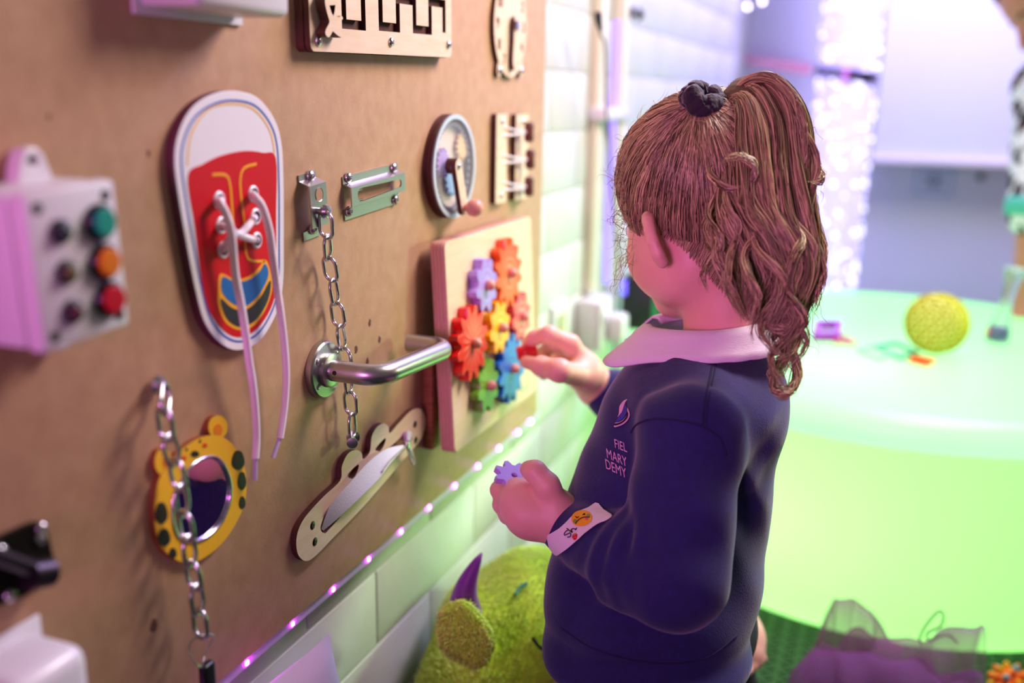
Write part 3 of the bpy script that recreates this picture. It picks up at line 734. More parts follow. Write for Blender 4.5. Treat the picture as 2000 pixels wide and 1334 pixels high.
def gear_mat(name, side, face, pat):
    """painted wood with an engraved pattern on the face"""
    m = bpy.data.materials.new(name); m.use_nodes = True; nt = m.node_tree; b = nt.nodes['Principled BSDF']
    b.inputs['Roughness'].default_value = 0.33; b.inputs['Coat Weight'].default_value = 0.3; b.inputs['Coat Roughness'].default_value = 0.25
    tc = nt.nodes.new('ShaderNodeTexCoord'); sep = nt.nodes.new('ShaderNodeSeparateXYZ'); nt.links.new(tc.outputs['Object'], sep.inputs[0])
    mx = nt.nodes.new('ShaderNodeMix'); mx.data_type = 'RGBA'; mx.inputs[6].default_value = lin(side) + (1,); mx.inputs[7].default_value = lin(face) + (1,)
    ma = nt.nodes.new('ShaderNodeMath'); ma.operation = 'MULTIPLY'
    if pat == 'ray':
        an = nt.nodes.new('ShaderNodeMath'); an.operation = 'ARCTAN2'; nt.links.new(sep.outputs[1], an.inputs[0]); nt.links.new(sep.outputs[0], an.inputs[1])
        ml = nt.nodes.new('ShaderNodeMath'); ml.operation = 'MULTIPLY'; ml.inputs[1].default_value = 16; nt.links.new(an.outputs[0], ml.inputs[0])
        src = ml
    else:
        ln = nt.nodes.new('ShaderNodeVectorMath'); ln.operation = 'LENGTH'; nt.links.new(tc.outputs['Object'], ln.inputs[0])
        ml = nt.nodes.new('ShaderNodeMath'); ml.operation = 'MULTIPLY'; ml.inputs[1].default_value = 900; nt.links.new(ln.outputs['Value'], ml.inputs[0])
        src = ml
    sn_ = nt.nodes.new('ShaderNodeMath'); sn_.operation = 'SINE'; nt.links.new(src.outputs[0], sn_.inputs[0])
    rg = nt.nodes.new('ShaderNodeMapRange'); rg.inputs[1].default_value = -0.2; rg.inputs[2].default_value = 0.6; nt.links.new(sn_.outputs[0], rg.inputs[0])
    l2_ = nt.nodes.new('ShaderNodeVectorMath'); l2_.operation = 'LENGTH'; nt.links.new(tc.outputs['Object'], l2_.inputs[0])
    r2 = nt.nodes.new('ShaderNodeMapRange'); r2.inputs[1].default_value = 0.034; r2.inputs[2].default_value = 0.02; nt.links.new(l2_.outputs['Value'], r2.inputs[0])
    nt.links.new(rg.outputs[0], ma.inputs[0]); nt.links.new(r2.outputs[0], ma.inputs[1])
    nt.links.new(ma.outputs[0], mx.inputs[0]); nt.links.new(mx.outputs[2], b.inputs['Base Color'])
    return m
GZ = 0.013
gears = [('lilac', 952, 557, 502, 612, 8, '#a98bdc', '#b9a7e4', 'ring', 'lilac gear with rings at the upper left of the gear panel'),
         ('orange', 996, 533, 464, 603, 12, '#ef5a12', '#f49a6a', 'ring', 'large orange gear at the top of the gear panel'),  # face colour paled for the violet glare on it
         ('pink', 1020, 618, 568, 669, 8, '#dd2a45', '#e9a08c', 'ring', 'small red and pink gear at the right edge of the gear panel'),
         ('yellow', 978, 640, 587, 694, 8, '#f6a800', '#f8cf3c', 'ring', 'bright yellow gear in the middle of the gear panel'),
         ('red', 925, 670, 595, 745, 12, '#e01410', '#f0906a', 'ray', 'large red gear with carved rays at the left of the gear panel'),
         ('blue', 1001, 720, 653, 790, 12, '#1566c8', '#2a86c8', 'ring', 'large blue gear under the red knob in her fingers'),
         ('green', 955, 753, 700, 807, 8, '#5f9a1e', '#86bb3a', 'ray', 'small green gear at the bottom of the gear panel')]
GEAR_FR = f; gear_info = {}
for nm, cx, cy_, ya, yb, nt__, sc_, fc_, pat, lab in gears:
    c = f.px(cx, cy_, GZ); r = (f.px(cx, ya, GZ)[1] - f.px(cx, yb, GZ)[1]) / 2
    M = f.m() @ Matrix.Translation((c[0], c[1], 0.0006))
    g = thing(nm + '_gear', lab, 'gear', M, 'coloured gears on the gear panel')
    gm = gear_mat('paint_' + nm, sc_, fc_, pat)
    part('wheel', plate([gear_outline(r, nt__, r * .24, rot=0.2, steps=8)], GZ - .001, 0, 0.0008), gm, g)
    part('peg', MB().lathe([(.0045, GZ - .001), (.0045, GZ + .001)], 14).sphere((0, 0, GZ + .003), .0066, 16), peg_m, g, 180)
    gear_info[nm] = (M, r)

# ---- lever handle
rose_c = onX(637, 722, .006)
best = None
for i in range(200):
    X = 0.02 + i * 0.0004; p = onX(742, 733, X)
    if best is None or abs(p.y - rose_c.y) < best[0]: best = (abs(p.y - rose_c.y), X, p)
XL = best[1]
endp = onX(868, 678, XL * .92)
lv = thing('lever_handle', 'brushed steel lever door handle on a round rose in the middle of the board', 'door handle', Vector((0, rose_c.y, rose_c.z)))
part('rose', MB().lathe([(0, 0.0005), (.0275, .0005), (.0275, .006), (.026, .0078), (.0165, .0085), (.0165, .0125), (.0145, .0135), (0, .0135)], 48, Matrix.Rotation(math.pi / 2, 4, 'Y')), brushed, lv)
for a in (35, 145, 215, 325):
    screw(lv, .0079, .021 * math.cos(math.radians(a)), .021 * math.sin(math.radians(a)), .0032, .001, steel).rotation_euler = (0, math.pi / 2, 0)
LY = endp.y - rose_c.y; dz = endp.z - rose_c.z; rb = 0.022
path = [(0.012, 0, 0)]
for a in range(0, 91, 10):
    t = math.radians(a); path.append((XL - rb + rb * math.sin(t), rb - rb * math.cos(t), dz * .1 * a / 90))
n0 = len(path)
for a in range(0, 91, 10):
    t = math.radians(a); path.append((XL - rb + rb * math.cos(t), LY - rb + rb * math.sin(t), dz * (.9 + .1 * a / 90)))
path.append((0.016, LY, dz))
part('lever', MB().tube(path, 0.0102, 24), brushed, lv, 60)
part('grub_screw', MB().lathe([(0, 0), (.0022, 0), (.0022, .0006), (0, .0006)], 12, Matrix.Translation((0.021, -0.0098, 0.001)) @ Matrix.Rotation(math.pi / 2, 4, 'X')), black_plastic, lv)

# ---- wooden zip plaque
h = 0.007
f = board_frame(700, 950, 0, h)
Z = lambda L, hh=h: f.pts(crop(L, 2.667, 560, 620), hh)
zp = thing('zip_plaque', 'pale wooden creature plaque with a white zip and two eye bumps', 'zip toy', f.m())
zo = catmull(Z([(685, 474), (712, 495), (723, 535), (716, 590), (690, 645), (560, 800), (400, 985), (250, 1140), (150, 1242), (100, 1269), (62, 1240), (50, 1180), (60, 1110), (100, 1035), (190, 935), (278, 850), (288, 775), (318, 712), (358, 690), (390, 706), (398, 738), (433, 700), (443, 622), (470, 572), (505, 552), (530, 570), (537, 602), (580, 555), (645, 488)]), 5)
slot_z = catmull(Z([(178, 1108), (195, 1122), (225, 1100), (420, 880), (560, 735), (640, 655), (655, 615), (640, 598), (610, 610), (480, 730), (330, 880), (215, 1005), (180, 1075)]), 4)
ey1 = Z([(318, 818), (372, 765), (371, 795), (350, 835), (330, 838)]); ey2 = Z([(463, 682), (513, 628), (511, 656), (490, 694), (472, 696)])
edge_plate(zp, 'plate', [zo, slot_z, catmull(ey1, 3), catmull(ey2, 3)], 0.006, 0.001, ply_face, ply_edge)
zip_m = mat('zip_tape', '#ded6e2', .8, bump=(700, .5, .0008))
def ribbon(ed1, ed2, n=6):
    A = catmull(ed1, n, False); B = catmull(ed2, n, False); b = MB(); vs_ = A + B; k = len(A)
    return b.add(vs_, [(i, i + 1, k + i + 1, k + i) for i in range(k - 1)])
zz = lambda L: [tuple(Z([(a, b)], hh)[0]) + (hh,) for a, b, hh in L]
e1 = zz([(180, 1100, .004), (230, 975, .012), (330, 860, .015), (430, 750, .017), (520, 685, .017), (600, 665, .016), (630, 662, .014)])
e2 = zz([(190, 1112, .004), (290, 1025, .012), (390, 930, .02), (480, 840, .024), (540, 760, .024), (600, 695, .02), (630, 665, .015)])
e3 = zz([(186, 1118, .003), (300, 1020, .004), (400, 915, .004), (500, 800, .004), (560, 740, .004), (610, 690, .005), (632, 668, .008)])
zb_ = ribbon(e1, e2); part('zip_tape', zb_, zip_m, zp, 180)
part('zip_tape', ribbon(e2, e3), zip_m, zp, 180)
e4 = zz([(600, 605, .006), (625, 590, .012), (650, 595, .012), (658, 615, .006)]); e5 = zz([(612, 650, .006), (628, 655, .014), (640, 650, .013), (645, 640, .006)])
part('zip_tape', ribbon(e4, e5), zip_m, zp, 180)
teeth = MB(); A = catmull(e2, 8, False)
tp = catmull(zz([(500, 800, .0245), (530, 755, .025), (570, 715, .023), (610, 680, .019), (628, 664, .017)]), 7, False)
for i, p in enumerate(tp): teeth.box(p, (.0016, .0016, .0012))
o = part('zip_teeth', teeth, mat('zip_teeth', '#c9c2b2', .4), zp); o['kind'] = 'stuff'
s0 = Z([(628, 662)], .018)[0]; s1 = Z([(655, 762)], .012)[0]
part('slider', MB().box((s0[0], s0[1], .018), (.007, .009, .005), .0012), steel, zp)
d = Vector((s1[0] - s0[0], s1[1] - s0[1], -.004))
pul = MB()
ol = [Vector((math.cos(t), math.sin(t))) for t in np.linspace(0, 2 * math.pi, 25)[:-1]]
pu_ = d.normalized(); pv_ = Vector((-pu_.y, pu_.x, 0)).normalized(); cc = Vector((s0[0], s0[1], .018)) + d * .5
pul.tube([cc + pu_ * (d.length * .5 * q.x) + pv_ * (.0032 * q.y) for q in ol], 0.0011, 8, True)
pul.tube([Vector((s0[0], s0[1], .019)), cc + pu_ * d.length * .12], 0.0017, 8)
part('pull_tab', pul, white_plastic, zp, 180)
for x_, y_, mm in ((135, 1083, dark_steel), (147, 1168, dark_steel), (668, 557, steel), (672, 640, steel)):
    u, v = Z([(x_, y_)])[0]; screw(zp, u, v, h, .0042, .0008, mm)

# ---- round animal mirror
h = 0.0055
f = board_frame(392, 975, 0, h)
T = lambda L: f.pts(crop(L, 2.103, 0, 700), h)
tm = thing('animal_mirror', 'round yellow spotted animal face mirror with two ears', 'mirror', f.m())
yel_m = mat('tiger_yellow', '#eab021', .5); 
to = catmull(T([(900, 318), (960, 358), (1000, 430), (1013, 520), (1000, 610), (950, 710), (880, 790), (790, 840), (720, 825), (660, 770), (638, 690), (636, 600), (652, 500), (700, 425), (765, 360), (830, 323)]), 5)
mo = catmull(T([(870, 404), (915, 430), (945, 500), (945, 580), (912, 670), (850, 735), (785, 755), (735, 735), (712, 670), (712, 580), (745, 500), (800, 430)]), 5)
t_edge = mat('tiger_edge', '#8a4a1c', .6)
edge_plate(tm, 'face', [to, mo], h, 0, yel_m, t_edge)
for (cx, cy_, rx, ry, ix, iy) in ((898, 282, 40, 48, 897, 295), (672, 425, 34, 56, 688, 425)):
    E_ = catmull(T([(cx + rx * math.cos(t), cy_ + ry * math.sin(t)) for t in np.linspace(0, 2 * math.pi, 13)[:-1]]), 3)
    e_ = edge_plate(tm, 'ear', [E_], h - .0005, 0, yel_m, t_edge)
    I_ = catmull(T([(ix + 17 * math.cos(t), iy + 26 * math.sin(t)) for t in np.linspace(0, 2 * math.pi, 13)[:-1]]), 3)
    link('inner_ear', plate([I_], .0004, h - .0005), mat('tiger_orange', '#e07a14', .5), e_)
spot = mat('tiger_black', '#1c120e', .5)
for (cx, cy_, rx, ry, n_, mm) in ((977, 418, 26, 40, 'spot', spot), (993, 503, 17, 37, 'spot', spot), (994, 592, 13, 26, 'spot', spot), (662, 635, 26, 45, 'spot', spot), (673, 735, 26, 37, 'spot', spot), (709, 800, 16, 22, 'spot', spot), (800, 392, 17, 13, 'nose', spot), (841, 357, 10, 9, 'cheek', mat('tiger_red', '#d8341a', .5)), (755, 409, 10, 9, 'cheek', MATS['tiger_red'] if 'tiger_red' in MATS else spot), (821, 340, 4, 7, 'eye', spot), (766, 374, 4, 7, 'eye', spot)):
    link(n_, plate([catmull(T([(cx + rx * math.cos(t) * (1 + .08 * math.sin(3 * t)), cy_ + ry * math.sin(t)) for t in np.linspace(0, 2 * math.pi, 13)[:-1]]), 3)], .0004, h), mm, tm)
link('mirror_glass', plate([mo], .003, .001), mat('mirror', '#d8d4e0', .03, 1.0), tm)
ml = [(a, b, .0052) for a, b in mo]
part('mirror_rim', MB().tube(ml, .0016, 6, True), mat('mirror_rim', '#d9cfe4', .2, 1.0), tm, 180)

# ---- dark slide bolt at the left edge
h = 0.004
f = board_frame(55, 1100, 0, h)
Q = lambda L, hh=h: f.pts(crop(L, 3.995, 0, 1000), hh)
sbt = thing('slide_bolt', 'dark metal slide bolt plate at the lower left edge of the board', 'bolt', f.m())
link('plate', plate([catmull(Q([(250, 90), (330, 85), (365, 120), (400, 280), (430, 420), (420, 500), (330, 570), (180, 660), (60, 710), (-120, 740), (-200, 600), (-180, 300), (0, 200)]), 3)], h, 0), mat('bolt_black', '#2a2320', .4, .8), sbt)
A_, B_ = Q([(-150, 300)], .012)[0], Q([(350, 480)], .012)[0]
part('bolt_bar', MB().tube([(A_[0], A_[1], .011), (B_[0], B_[1], .011)], .0055, 14), dark_steel, sbt)
part('barrel', MB().tube([(B_[0] - .012, B_[1] + .004, .011), (B_[0] + .004, B_[1] - .001, .011)], .0095, 18), dark_steel, sbt)
for x_, y_ in ((320, 130), (310, 205), (75, 650), (0, 310)):
    u, v = Q([(x_, y_)])[0]; screw(sbt, u, v, h, .0045, .003, dark_steel)

# ---- second white casing at the bottom left
h = 0.05
f = board_frame(120, 1320, 0, 0)
y0, y1 = onX(20, 1334, h).y, onX(185, 1334, h).y; zt = onX(140, 1275, h).z
wc2 = thing('white_casing', 'white plastic casing at the bottom left corner of the picture', 'casing', Vector((0, (y0 + y1) / 2, zt - 0.07)))
part('shell', MB().box((h / 2 + .0005, 0, 0.03), (h, y1 - y0, 0.08), 0.012, 4), white_plastic, wc2)
part('back_flange', MB().box((0.002, 0, 0.03), (0.003, y1 - y0 + 0.012, 0.09), 0.001), white_plastic, wc2)
# ================================================================== smooth solid modelling for people and plush
def _v(p): return np.array(p, np.float32)
class Solid:
    """smooth union of round cones and ellipsoids, meshed by surface nets"""
    def __init__(s): s.ops = []
    def cone(s, a, b, ra, rb, k=0.015, sub=False):
        a, b = _v(a), _v(b); ba = b - a; L2 = float(ba @ ba) + 1e-12
        def fn(P):
            pa = P - a; t = np.clip((pa @ ba) / L2, 0, 1); q = pa - t[:, None] * ba
            return np.sqrt((q * q).sum(1)) - (ra + (rb - ra) * t)
        lo = np.minimum(a, b) - max(ra, rb); hi = np.maximum(a, b) + max(ra, rb)
        s.ops.append((fn, k, sub, lo, hi)); return s
    def chain(s, pts, rs, k=0.012):
        for i in range(len(pts) - 1): s.cone(pts[i], pts[i + 1], rs[i], rs[i + 1], k)
        return s
    def ell(s, c, r, axes=None, k=0.015, sub=False):
        c = _v(c); r_ = _v(r); A = np.eye(3, dtype=np.float32) if axes is None else np.array([list(a) for a in axes], np.float32)
        def fn(P):
            q = (P - c) @ A.T; k0 = np.sqrt(((q / r_) ** 2).sum(1)); k1 = np.sqrt(((q / (r_ * r_)) ** 2).sum(1)) + 1e-9
            return k0 * (k0 - 1) / k1
        m = float(max(r)); s.ops.append((fn, k, sub, c - m, c + m)); return s
    def group(s, o, k):
        s.ops.append((o.eval, k, False, np.min([q[3] for q in o.ops], axis=0), np.max([q[4] for q in o.ops], axis=0))); return s
    def disp(s, fn): s.ops.append((fn, None, False, None, None)); return s
    def eval(s, P):
        d = np.full(len(P), 1.0, np.float32)
        for fn, k, sub, lo, hi in s.ops:
            if k is None: d = d + fn(P, d); continue
            mg = k + 0.03
            sel = np.all((P > lo - mg) & (P < hi + mg), axis=1)
            if not sel.any(): continue
            e = fn(P[sel]).astype(np.float32); o = d[sel]
            if sub:
                e = -e; h = np.clip(0.5 - 0.5 * (o - e) / k, 0, 1); d[sel] = o + (e - o) * h + k * h * (1 - h)
            else:
                h = np.clip(0.5 + 0.5 * (o - e) / k, 0, 1); d[sel] = o + (e - o) * h - k * h * (1 - h)
        return d
    def mesh(s, vox, lo=None, hi=None, clip=None):
        if lo is None:
            lo = np.min([o[3] for o in s.ops if o[1] is not None and not o[2]], axis=0) - 0.012
            hi = np.max([o[4] for o in s.ops if o[1] is not None and not o[2]], axis=0) + 0.012
        lo = _v(lo); hi = _v(hi); n = np.ceil((hi - lo) / vox).astype(int) + 1
        ax = [lo[i] + vox * np.arange(n[i], dtype=np.float32) for i in range(3)]
        D = np.empty(n, np.float32); step = max(1, int(400000 // (n[1] * n[2])))
        Y, Z = np.meshgrid(ax[1], ax[2], indexing='ij')
        for i in range(0, n[0], step):
            xs = ax[0][i:i + step]; P = np.empty((len(xs), n[1], n[2], 3), np.float32)
            P[..., 0] = xs[:, None, None]; P[..., 1] = Y; P[..., 2] = Z
            Q = P.reshape(-1, 3); d = s.eval(Q)
            if clip is not None: d = np.maximum(d, clip(Q))
            D[i:i + step] = d.reshape(len(xs), n[1], n[2])
        return surface_nets(D, lo, vox)
def surface_nets(D, lo, vox):
    n = np.array(D.shape); S = D < 0
    c = [S[i:n[0] - 1 + i, j:n[1] - 1 + j, k:n[2] - 1 + k] for i in (0, 1) for j in (0, 1) for k in (0, 1)]
    cnt = sum(x.astype(np.int8) for x in c); act = (cnt > 0) & (cnt < 8)
    idx = np.full(act.shape, -1, np.int64); I = np.argwhere(act); idx[act] = np.arange(len(I))
    acc = np.zeros((len(I), 3)); num = np.zeros(len(I))
    off = [(i, j, k) for i in (0, 1) for j in (0, 1) for k in (0, 1)]
    val = {o: D[I[:, 0] + o[0], I[:, 1] + o[1], I[:, 2] + o[2]] for o in off}
    for o in off:
        for a in range(3):
            if o[a] == 0:
                p = list(o); p[a] = 1; p = tuple(p); va, vb = val[o], val[p]; m = (va < 0) != (vb < 0)
                t = np.where(m, va / np.where(m, va - vb, 1), 0)
                pos = np.tile(np.array(o, float), (len(I), 1)); pos[:, a] += t
                acc[m] += pos[m]; num[m] += 1
    V = (I + acc / np.maximum(num, 1)[:, None]) * vox + lo
    F = []
    for a in range(3):
        b, c_ = (a + 1) % 3, (a + 2) % 3
        s0 = [slice(None)] * 3; s1 = [slice(None)] * 3; s0[a] = slice(0, -1); s1[a] = slice(1, None)
        A, B = S[tuple(s0)], S[tuple(s1)]; E = np.argwhere(A != B)
        E = E[(E[:, b] > 0) & (E[:, c_] > 0) & (E[:, b] < n[b] - 1) & (E[:, c_] < n[c_] - 1)]
        inside = A[E[:, 0], E[:, 1], E[:, 2]]
        def g(db, dc):
            q = E.copy(); q[:, b] -= db; q[:, c_] -= dc; return idx[q[:, 0], q[:, 1], q[:, 2]]
        q = np.stack([g(1, 1), g(0, 1), g(0, 0), g(1, 0)], 1); q[~inside] = q[~inside][:, ::-1]
        F.append(q)
    F = np.concatenate(F); F = F[(F >= 0).all(1)]
    return V, F
def join_vf(L):
    V = []; F = []; o = 0
    for v, f_ in L: V.append(v); F.append(f_ + o); o += len(v)
    return np.concatenate(V), np.concatenate(F)
def smooth_vf(V, F, it=2, lam=0.5):
    e = np.concatenate([F[:, [0, 1]], F[:, [1, 2]], F[:, [2, 3]], F[:, [3, 0]]]); e = np.concatenate([e, e[:, ::-1]])
    cnt = np.bincount(e[:, 0], minlength=len(V))[:, None]
    for _ in range(it):
        s_ = np.stack([np.bincount(e[:, 0], V[e[:, 1], i], len(V)) for i in range(3)], 1)
        V = V + lam * (s_ / np.maximum(cnt, 1) - V)
    return V
def bvh_of(V, F): return BVHTree.FromPolygons([tuple(v) for v in V.tolist()], [tuple(f_) for f_ in F.tolist()])
def fold(c, d, wl, amp, sig):
    c = _v(c); d = _v(Vector(d).normalized())
    def fn(P, cur):
        q = P - c; r2 = (q * q).sum(1); near = (np.abs(cur) < 0.02) & (r2 < 9 * sig * sig)
        out = np.zeros(len(P), np.float32); out[near] = amp * np.sin((q[near] @ d) * 2 * np.pi / wl) * np.exp(-r2[near] / (2 * sig * sig)); return out
    return fn
def strands(paths, r0, r1=None, n=3):
    """many thin tapered hairs in one mesh; paths: list of (k,3) arrays, all of one length"""
    Pm = np.asarray(paths, float); N, K, _ = Pm.shape
    T = np.gradient(Pm, axis=1); T /= np.linalg.norm(T, axis=2, keepdims=True) + 1e-9
    a = np.array([0.3, 0.5, 0.81]); U = np.cross(T, a); U /= np.linalg.norm(U, axis=2, keepdims=True) + 1e-9; Wv = np.cross(T, U)
    t = np.linspace(0, 1, K); prof = np.minimum(1, np.minimum(t * 8 + 0.3, (1 - t) * 4 + 0.15))
    r0 = np.broadcast_to(np.asarray(r0, float), (N,))
    rad = r0[:, None] * prof[None]
    V = np.stack([Pm + (U * math.cos(2 * math.pi * k / n) + Wv * math.sin(2 * math.pi * k / n)) * rad[..., None] for k in range(n)], 2)
    V = V.reshape(-1, 3)
    i = np.arange(N)[:, None, None] * K * n + np.arange(K - 1)[None, :, None] * n; k = np.arange(n)[None, None, :]; k2 = (k + 1) % n
    F = np.stack([i + k, i + k2, i + n + k2, i + n + k], -1).reshape(-1, 4)
    return V, F
def resample(P, K):
    P = np.asarray(P, float); L = np.concatenate([[0], np.cumsum(np.linalg.norm(np.diff(P, axis=0), axis=1))]); s_ = np.linspace(0, L[-1], K)
    return np.stack([np.interp(s_, L, P[:, i]) for i in range(3)], 1)
def smooth_noise(K, amp, freq, rg):
    t = np.linspace(0, 1, K); out = np.zeros((K, 3))
    for j in range(3):
        for h_ in (1, 2): out[:, j] += amp / h_ * math.sin(1) * np.sin(2 * np.pi * (freq * h_ * t + rg.random()))
    return out
def skin_material(name, col, red):
    return mat(name, col, 0.48, sss=0.18, sscale=0.008, var=(red, 22, 0.35, (1, 1, 1)), bump=(500, 0.12, 0.0006))
def hair_material(name, dark, light):
    m = bpy.data.materials.new(name); m.use_nodes = True; nt = m.node_tree; b = nt.nodes['Principled BSDF']
    b.inputs['Roughness'].default_value = 0.33; b.inputs['Specular IOR Level'].default_value = 0.6
    g = nt.nodes.new('ShaderNodeNewGeometry'); mx = nt.nodes.new('ShaderNodeMix'); mx.data_type = 'RGBA'
    mx.inputs[6].default_value = lin(dark) + (1,); mx.inputs[7].default_value = lin(light) + (1,)
    nt.links.new(g.outputs['Random Per Island'], mx.inputs[0]); nt.links.new(mx.outputs[2], b.inputs['Base Color'])
    return m
# ================================================================== the girl
girl = thing('person', 'young girl in navy school sweatshirt and ponytail kneeling at the activity board', 'person', (0.31, 0.97, 0.0))
G0 = Vector((0.31, 0.97, 0.0))
def gpart(name, VF, m, parent=girl, smooth=180):
    V, F = VF; return link(name, np_mesh(name, V - np.array(G0), F, smooth), m, parent)
skin = skin_material('girl_skin', '#ebb5a2', '#de9688')

# --- head frame: forward, left, up
HC = at(1368, 422, 0.985)
_r = Vector((ROT[0][0], ROT[1][0], 0)).normalized(); _w = Vector((-ROT[0][2], -ROT[1][2], 0)).normalized()
A_H = math.radians(55); Fh = (_r * -math.cos(A_H) + _w * math.sin(A_H)).normalized(); PT = math.radians(19)
hf = Fh * math.cos(PT) - Vector((0, 0, 1)) * math.sin(PT); hu = Vector((0, 0, 1)) * math.cos(PT) + Fh * math.sin(PT); hl = hu.cross(hf)
AX = (hf, hl, hu)
def H(f_, l, u): return HC + hf * f_ + hl * l + hu * u
NB = at(1408, 655, 0.99)                      # base of the neck
sk = Solid()
sk.ell(H(-.012, 0, .028), (.086, .071, .080), AX)
sk.ell(H(.018, 0, -.032), (.060, .054, .062), AX, 0.03)
for s_ in (1, -1):
    sk.ell(H(.036, s_ * .028, -.034), (.034, .030, .032), AX, 0.02)
    sk.ell(H(.004, s_ * .038, -.052), (.034, .022, .026), AX, 0.025)
sk.ell(H(.056, 0, -.078), (.018, .020, .016), AX, 0.02)
sk.cone(H(.076, 0, -.004), H(.083, 0, -.026), .005, .0080, .010)
for s_ in (1, -1):
    sk.ell(H(.082, s_ * .008, -.027), (.006, .006, .005), AX, .006)
    sk.ell(H(.090, s_ * .028, .002), (.013, .014, .009), AX, .010, True)
    sk.cone(H(.080, s_ * .002, -.049), H(.072, s_ * .016, -.050), .0042, .003, .005)
sk.cone(H(.085, -.012, -.0535), H(.085, .012, -.0535), .0012, .0012, .003, True)
for s_ in (1, -1):                            # ears
    eo = hf * .86 * -1 + hl * s_ * .5; ea = (hf * .5 + hl * s_ * .86).normalized()
    e_out = (hl * s_ * .80 - hf * .60).normalized(); e_n = e_out.cross(hu).normalized()
    c0 = H(-.006, s_ * .068, -.022)
    pts = []
    for q in range(9):
        t = math.radians(-65 + 235 * q / 8)   # rim from lobe round to the root
        pts.append(c0 + e_out * (.009 + .0150 * math.cos(t)) + (hu * 1.0 + hf * .25) * (.024 * math.sin(t)) )
    sk.chain(pts, [.0058, .0052, .0046, .0042, .0042, .0042, .0042, .004, .004], .004)
    sk.ell(c0 + e_out * .007, (.0032, .016, .022), (e_n, e_out, hu), .008)
sk.cone(H(-.030, 0, -.035), NB + Vector((.004, 0, -.02)), .036, .042, .016)
head_VF = sk.mesh(0.0022)

# --- key points of the body
SL, EL, WL = at(1350, 850, 0.896), at(1318, 1128, 0.866), at(1112, 1034, 0.965)
SR, ER = Vector((.335, 1.072, .565)), Vector((.285, 1.165, .445)); WR = onX(1166, 757, .165)
HIP = Vector((.315, .975, .30))

# --- left hand: dorsal side to the camera, thumb on top of the gear
lh = Solid()
P_ = lambda x, y, d: at(x, y, d)
lh.cone(EL.lerp(WL, .55), WL, .024, .0185, .02).cone(WL, P_(1085, 1008, .968), .0185, .019, .02)
MC = [P_(1008, 957, .976), P_(1002, 976, .969), P_(1010, 996, .967), P_(1024, 1013, .970)]
cm = [P_(1082, 992, .968), P_(1080, 1000, .966), P_(1080, 1008, .966), P_(1083, 1014, .968)]
for c_, m_, r in zip(cm, MC, (.0145, .0145, .014, .0125)): lh.cone(c_, m_, r, .0112, .018)
lh.ell(P_(1052, 990, .982), (.030, .024, .017), (ray(1000, 667), Vector((0, 0, 1)), Vector((1, 0, 0))), .02)
fing = [([P_(1008, 957, .976), P_(977, 957, .990), P_(986, 958, 1.012), P_(1008, 964, 1.016)], (.0108, .0098, .0090, .0078)),
        ([P_(1002, 976, .969), P_(982, 985, .990), P_(1000, 985, 1.010), P_(1022, 985, 1.006)], (.0108, .0100, .0088, .0078)),
        ([P_(1010, 996, .967), P_(993, 1005, .988), P_(1010, 1003, 1.008), P_(1032, 1000, 1.004)], (.0106, .0096, .0086, .0076)),
        ([P_(1024, 1013, .970), P_(1009, 1022, .988), P_(1024, 1018, 1.005), P_(1042, 1013, 1.002)], (.0098, .0088, .0078, .0070))]
for pts, rs in fing: lh.chain(pts, rs, .0030)
lh.chain([P_(1094, 1003, .960), P_(1068, 948, .952), P_(1045, 921, .954), P_(1033, 917, .962)], (.0145, .0118, .0102, .0088), .006)
lh_VF = lh.mesh(0.0014)
# --- right hand: thumb and forefinger pinching the red knob
rh = Solid()
def X_(x, y, X): return onX(x, y, X)
KN = X_(1030, 688, .0815)
rh.cone(ER.lerp(WR, .5), WR, .027, .021, .02).cone(WR, X_(1142, 728, .158), .021, .022, .02)
iM, mM, nM, pM = X_(1114, 672, .142), X_(1116, 678, .128), X_(1112, 690, .116), X_(1104, 704, .108)
wr = [X_(1146, 728, .158), X_(1145, 730, .150), X_(1142, 735, .142), X_(1138, 742, .136)]
for c_, m_, r in zip(wr, (iM, mM, nM, pM), (.0155, .0155, .015, .014)): rh.cone(c_, m_, r, .0112, .018)
rh.chain([iM, X_(1072, 653, .120), X_(1044, 660, .100), X_(1031, 672, .090)], (.0112, .0098, .0088, .0078), .006)
rh.chain([mM, X_(1078, 672, .104), X_(1062, 690, .092), X_(1058, 702, .094)], (.0112, .0098, .0088, .0076), .006)
rh.chain([nM, X_(1078, 690, .094), X_(1066, 710, .090), X_(1066, 722, .096)], (.0106, .0094, .0084, .0074), .006)
rh.chain([pM, X_(1078, 708, .090), X_(1066, 724, .090), X_(1062, 733, .096)], (.0100, .0088, .0078, .0068), .006)
rh.chain([X_(1136, 735, .158), X_(1092, 724, .150), X_(1058, 716, .124), X_(1028, 707, .097)], (.0160, .0118, .0098, .0080), .012)
rh_VF = rh.mesh(0.0014)
# --- right foot tucked out behind her, legs and hidden trunk
AN = at(1440, 1228, 1.275); TO = at(1462, 1282, 1.24)
ft = Solid()
ft.chain([AN + Vector((-.03, 0, .01)), AN, AN.lerp(TO, .5), TO], (.024, .025, .024, .017), .02)
for q in range(5):
    o_ = Vector((.006 * (q - 2), .009 * (q - 2), 0)); ft.cone(TO + o_ * .8, TO + o_ + (TO - AN).normalized() * (.020 - .002 * q), .009 - .0008 * q, .007 - .0006 * q, .005)
ft_VF = ft.mesh(0.002)
trunk = Solid()
trunk.cone(NB + Vector((0, 0, -.06)), HIP + Vector((0, 0, .05)), .042, .070, .03).cone(SL.lerp(NB, .2) + Vector((0, 0, -.03)), SR.lerp(NB, .2) + Vector((0, 0, -.03)), .022, .022, .03)
trunk.chain([SL, EL, EL.lerp(WL, .7)], (.03, .028, .024)).chain([SR, ER, ER.lerp(WR, .7)], (.03, .028, .024))
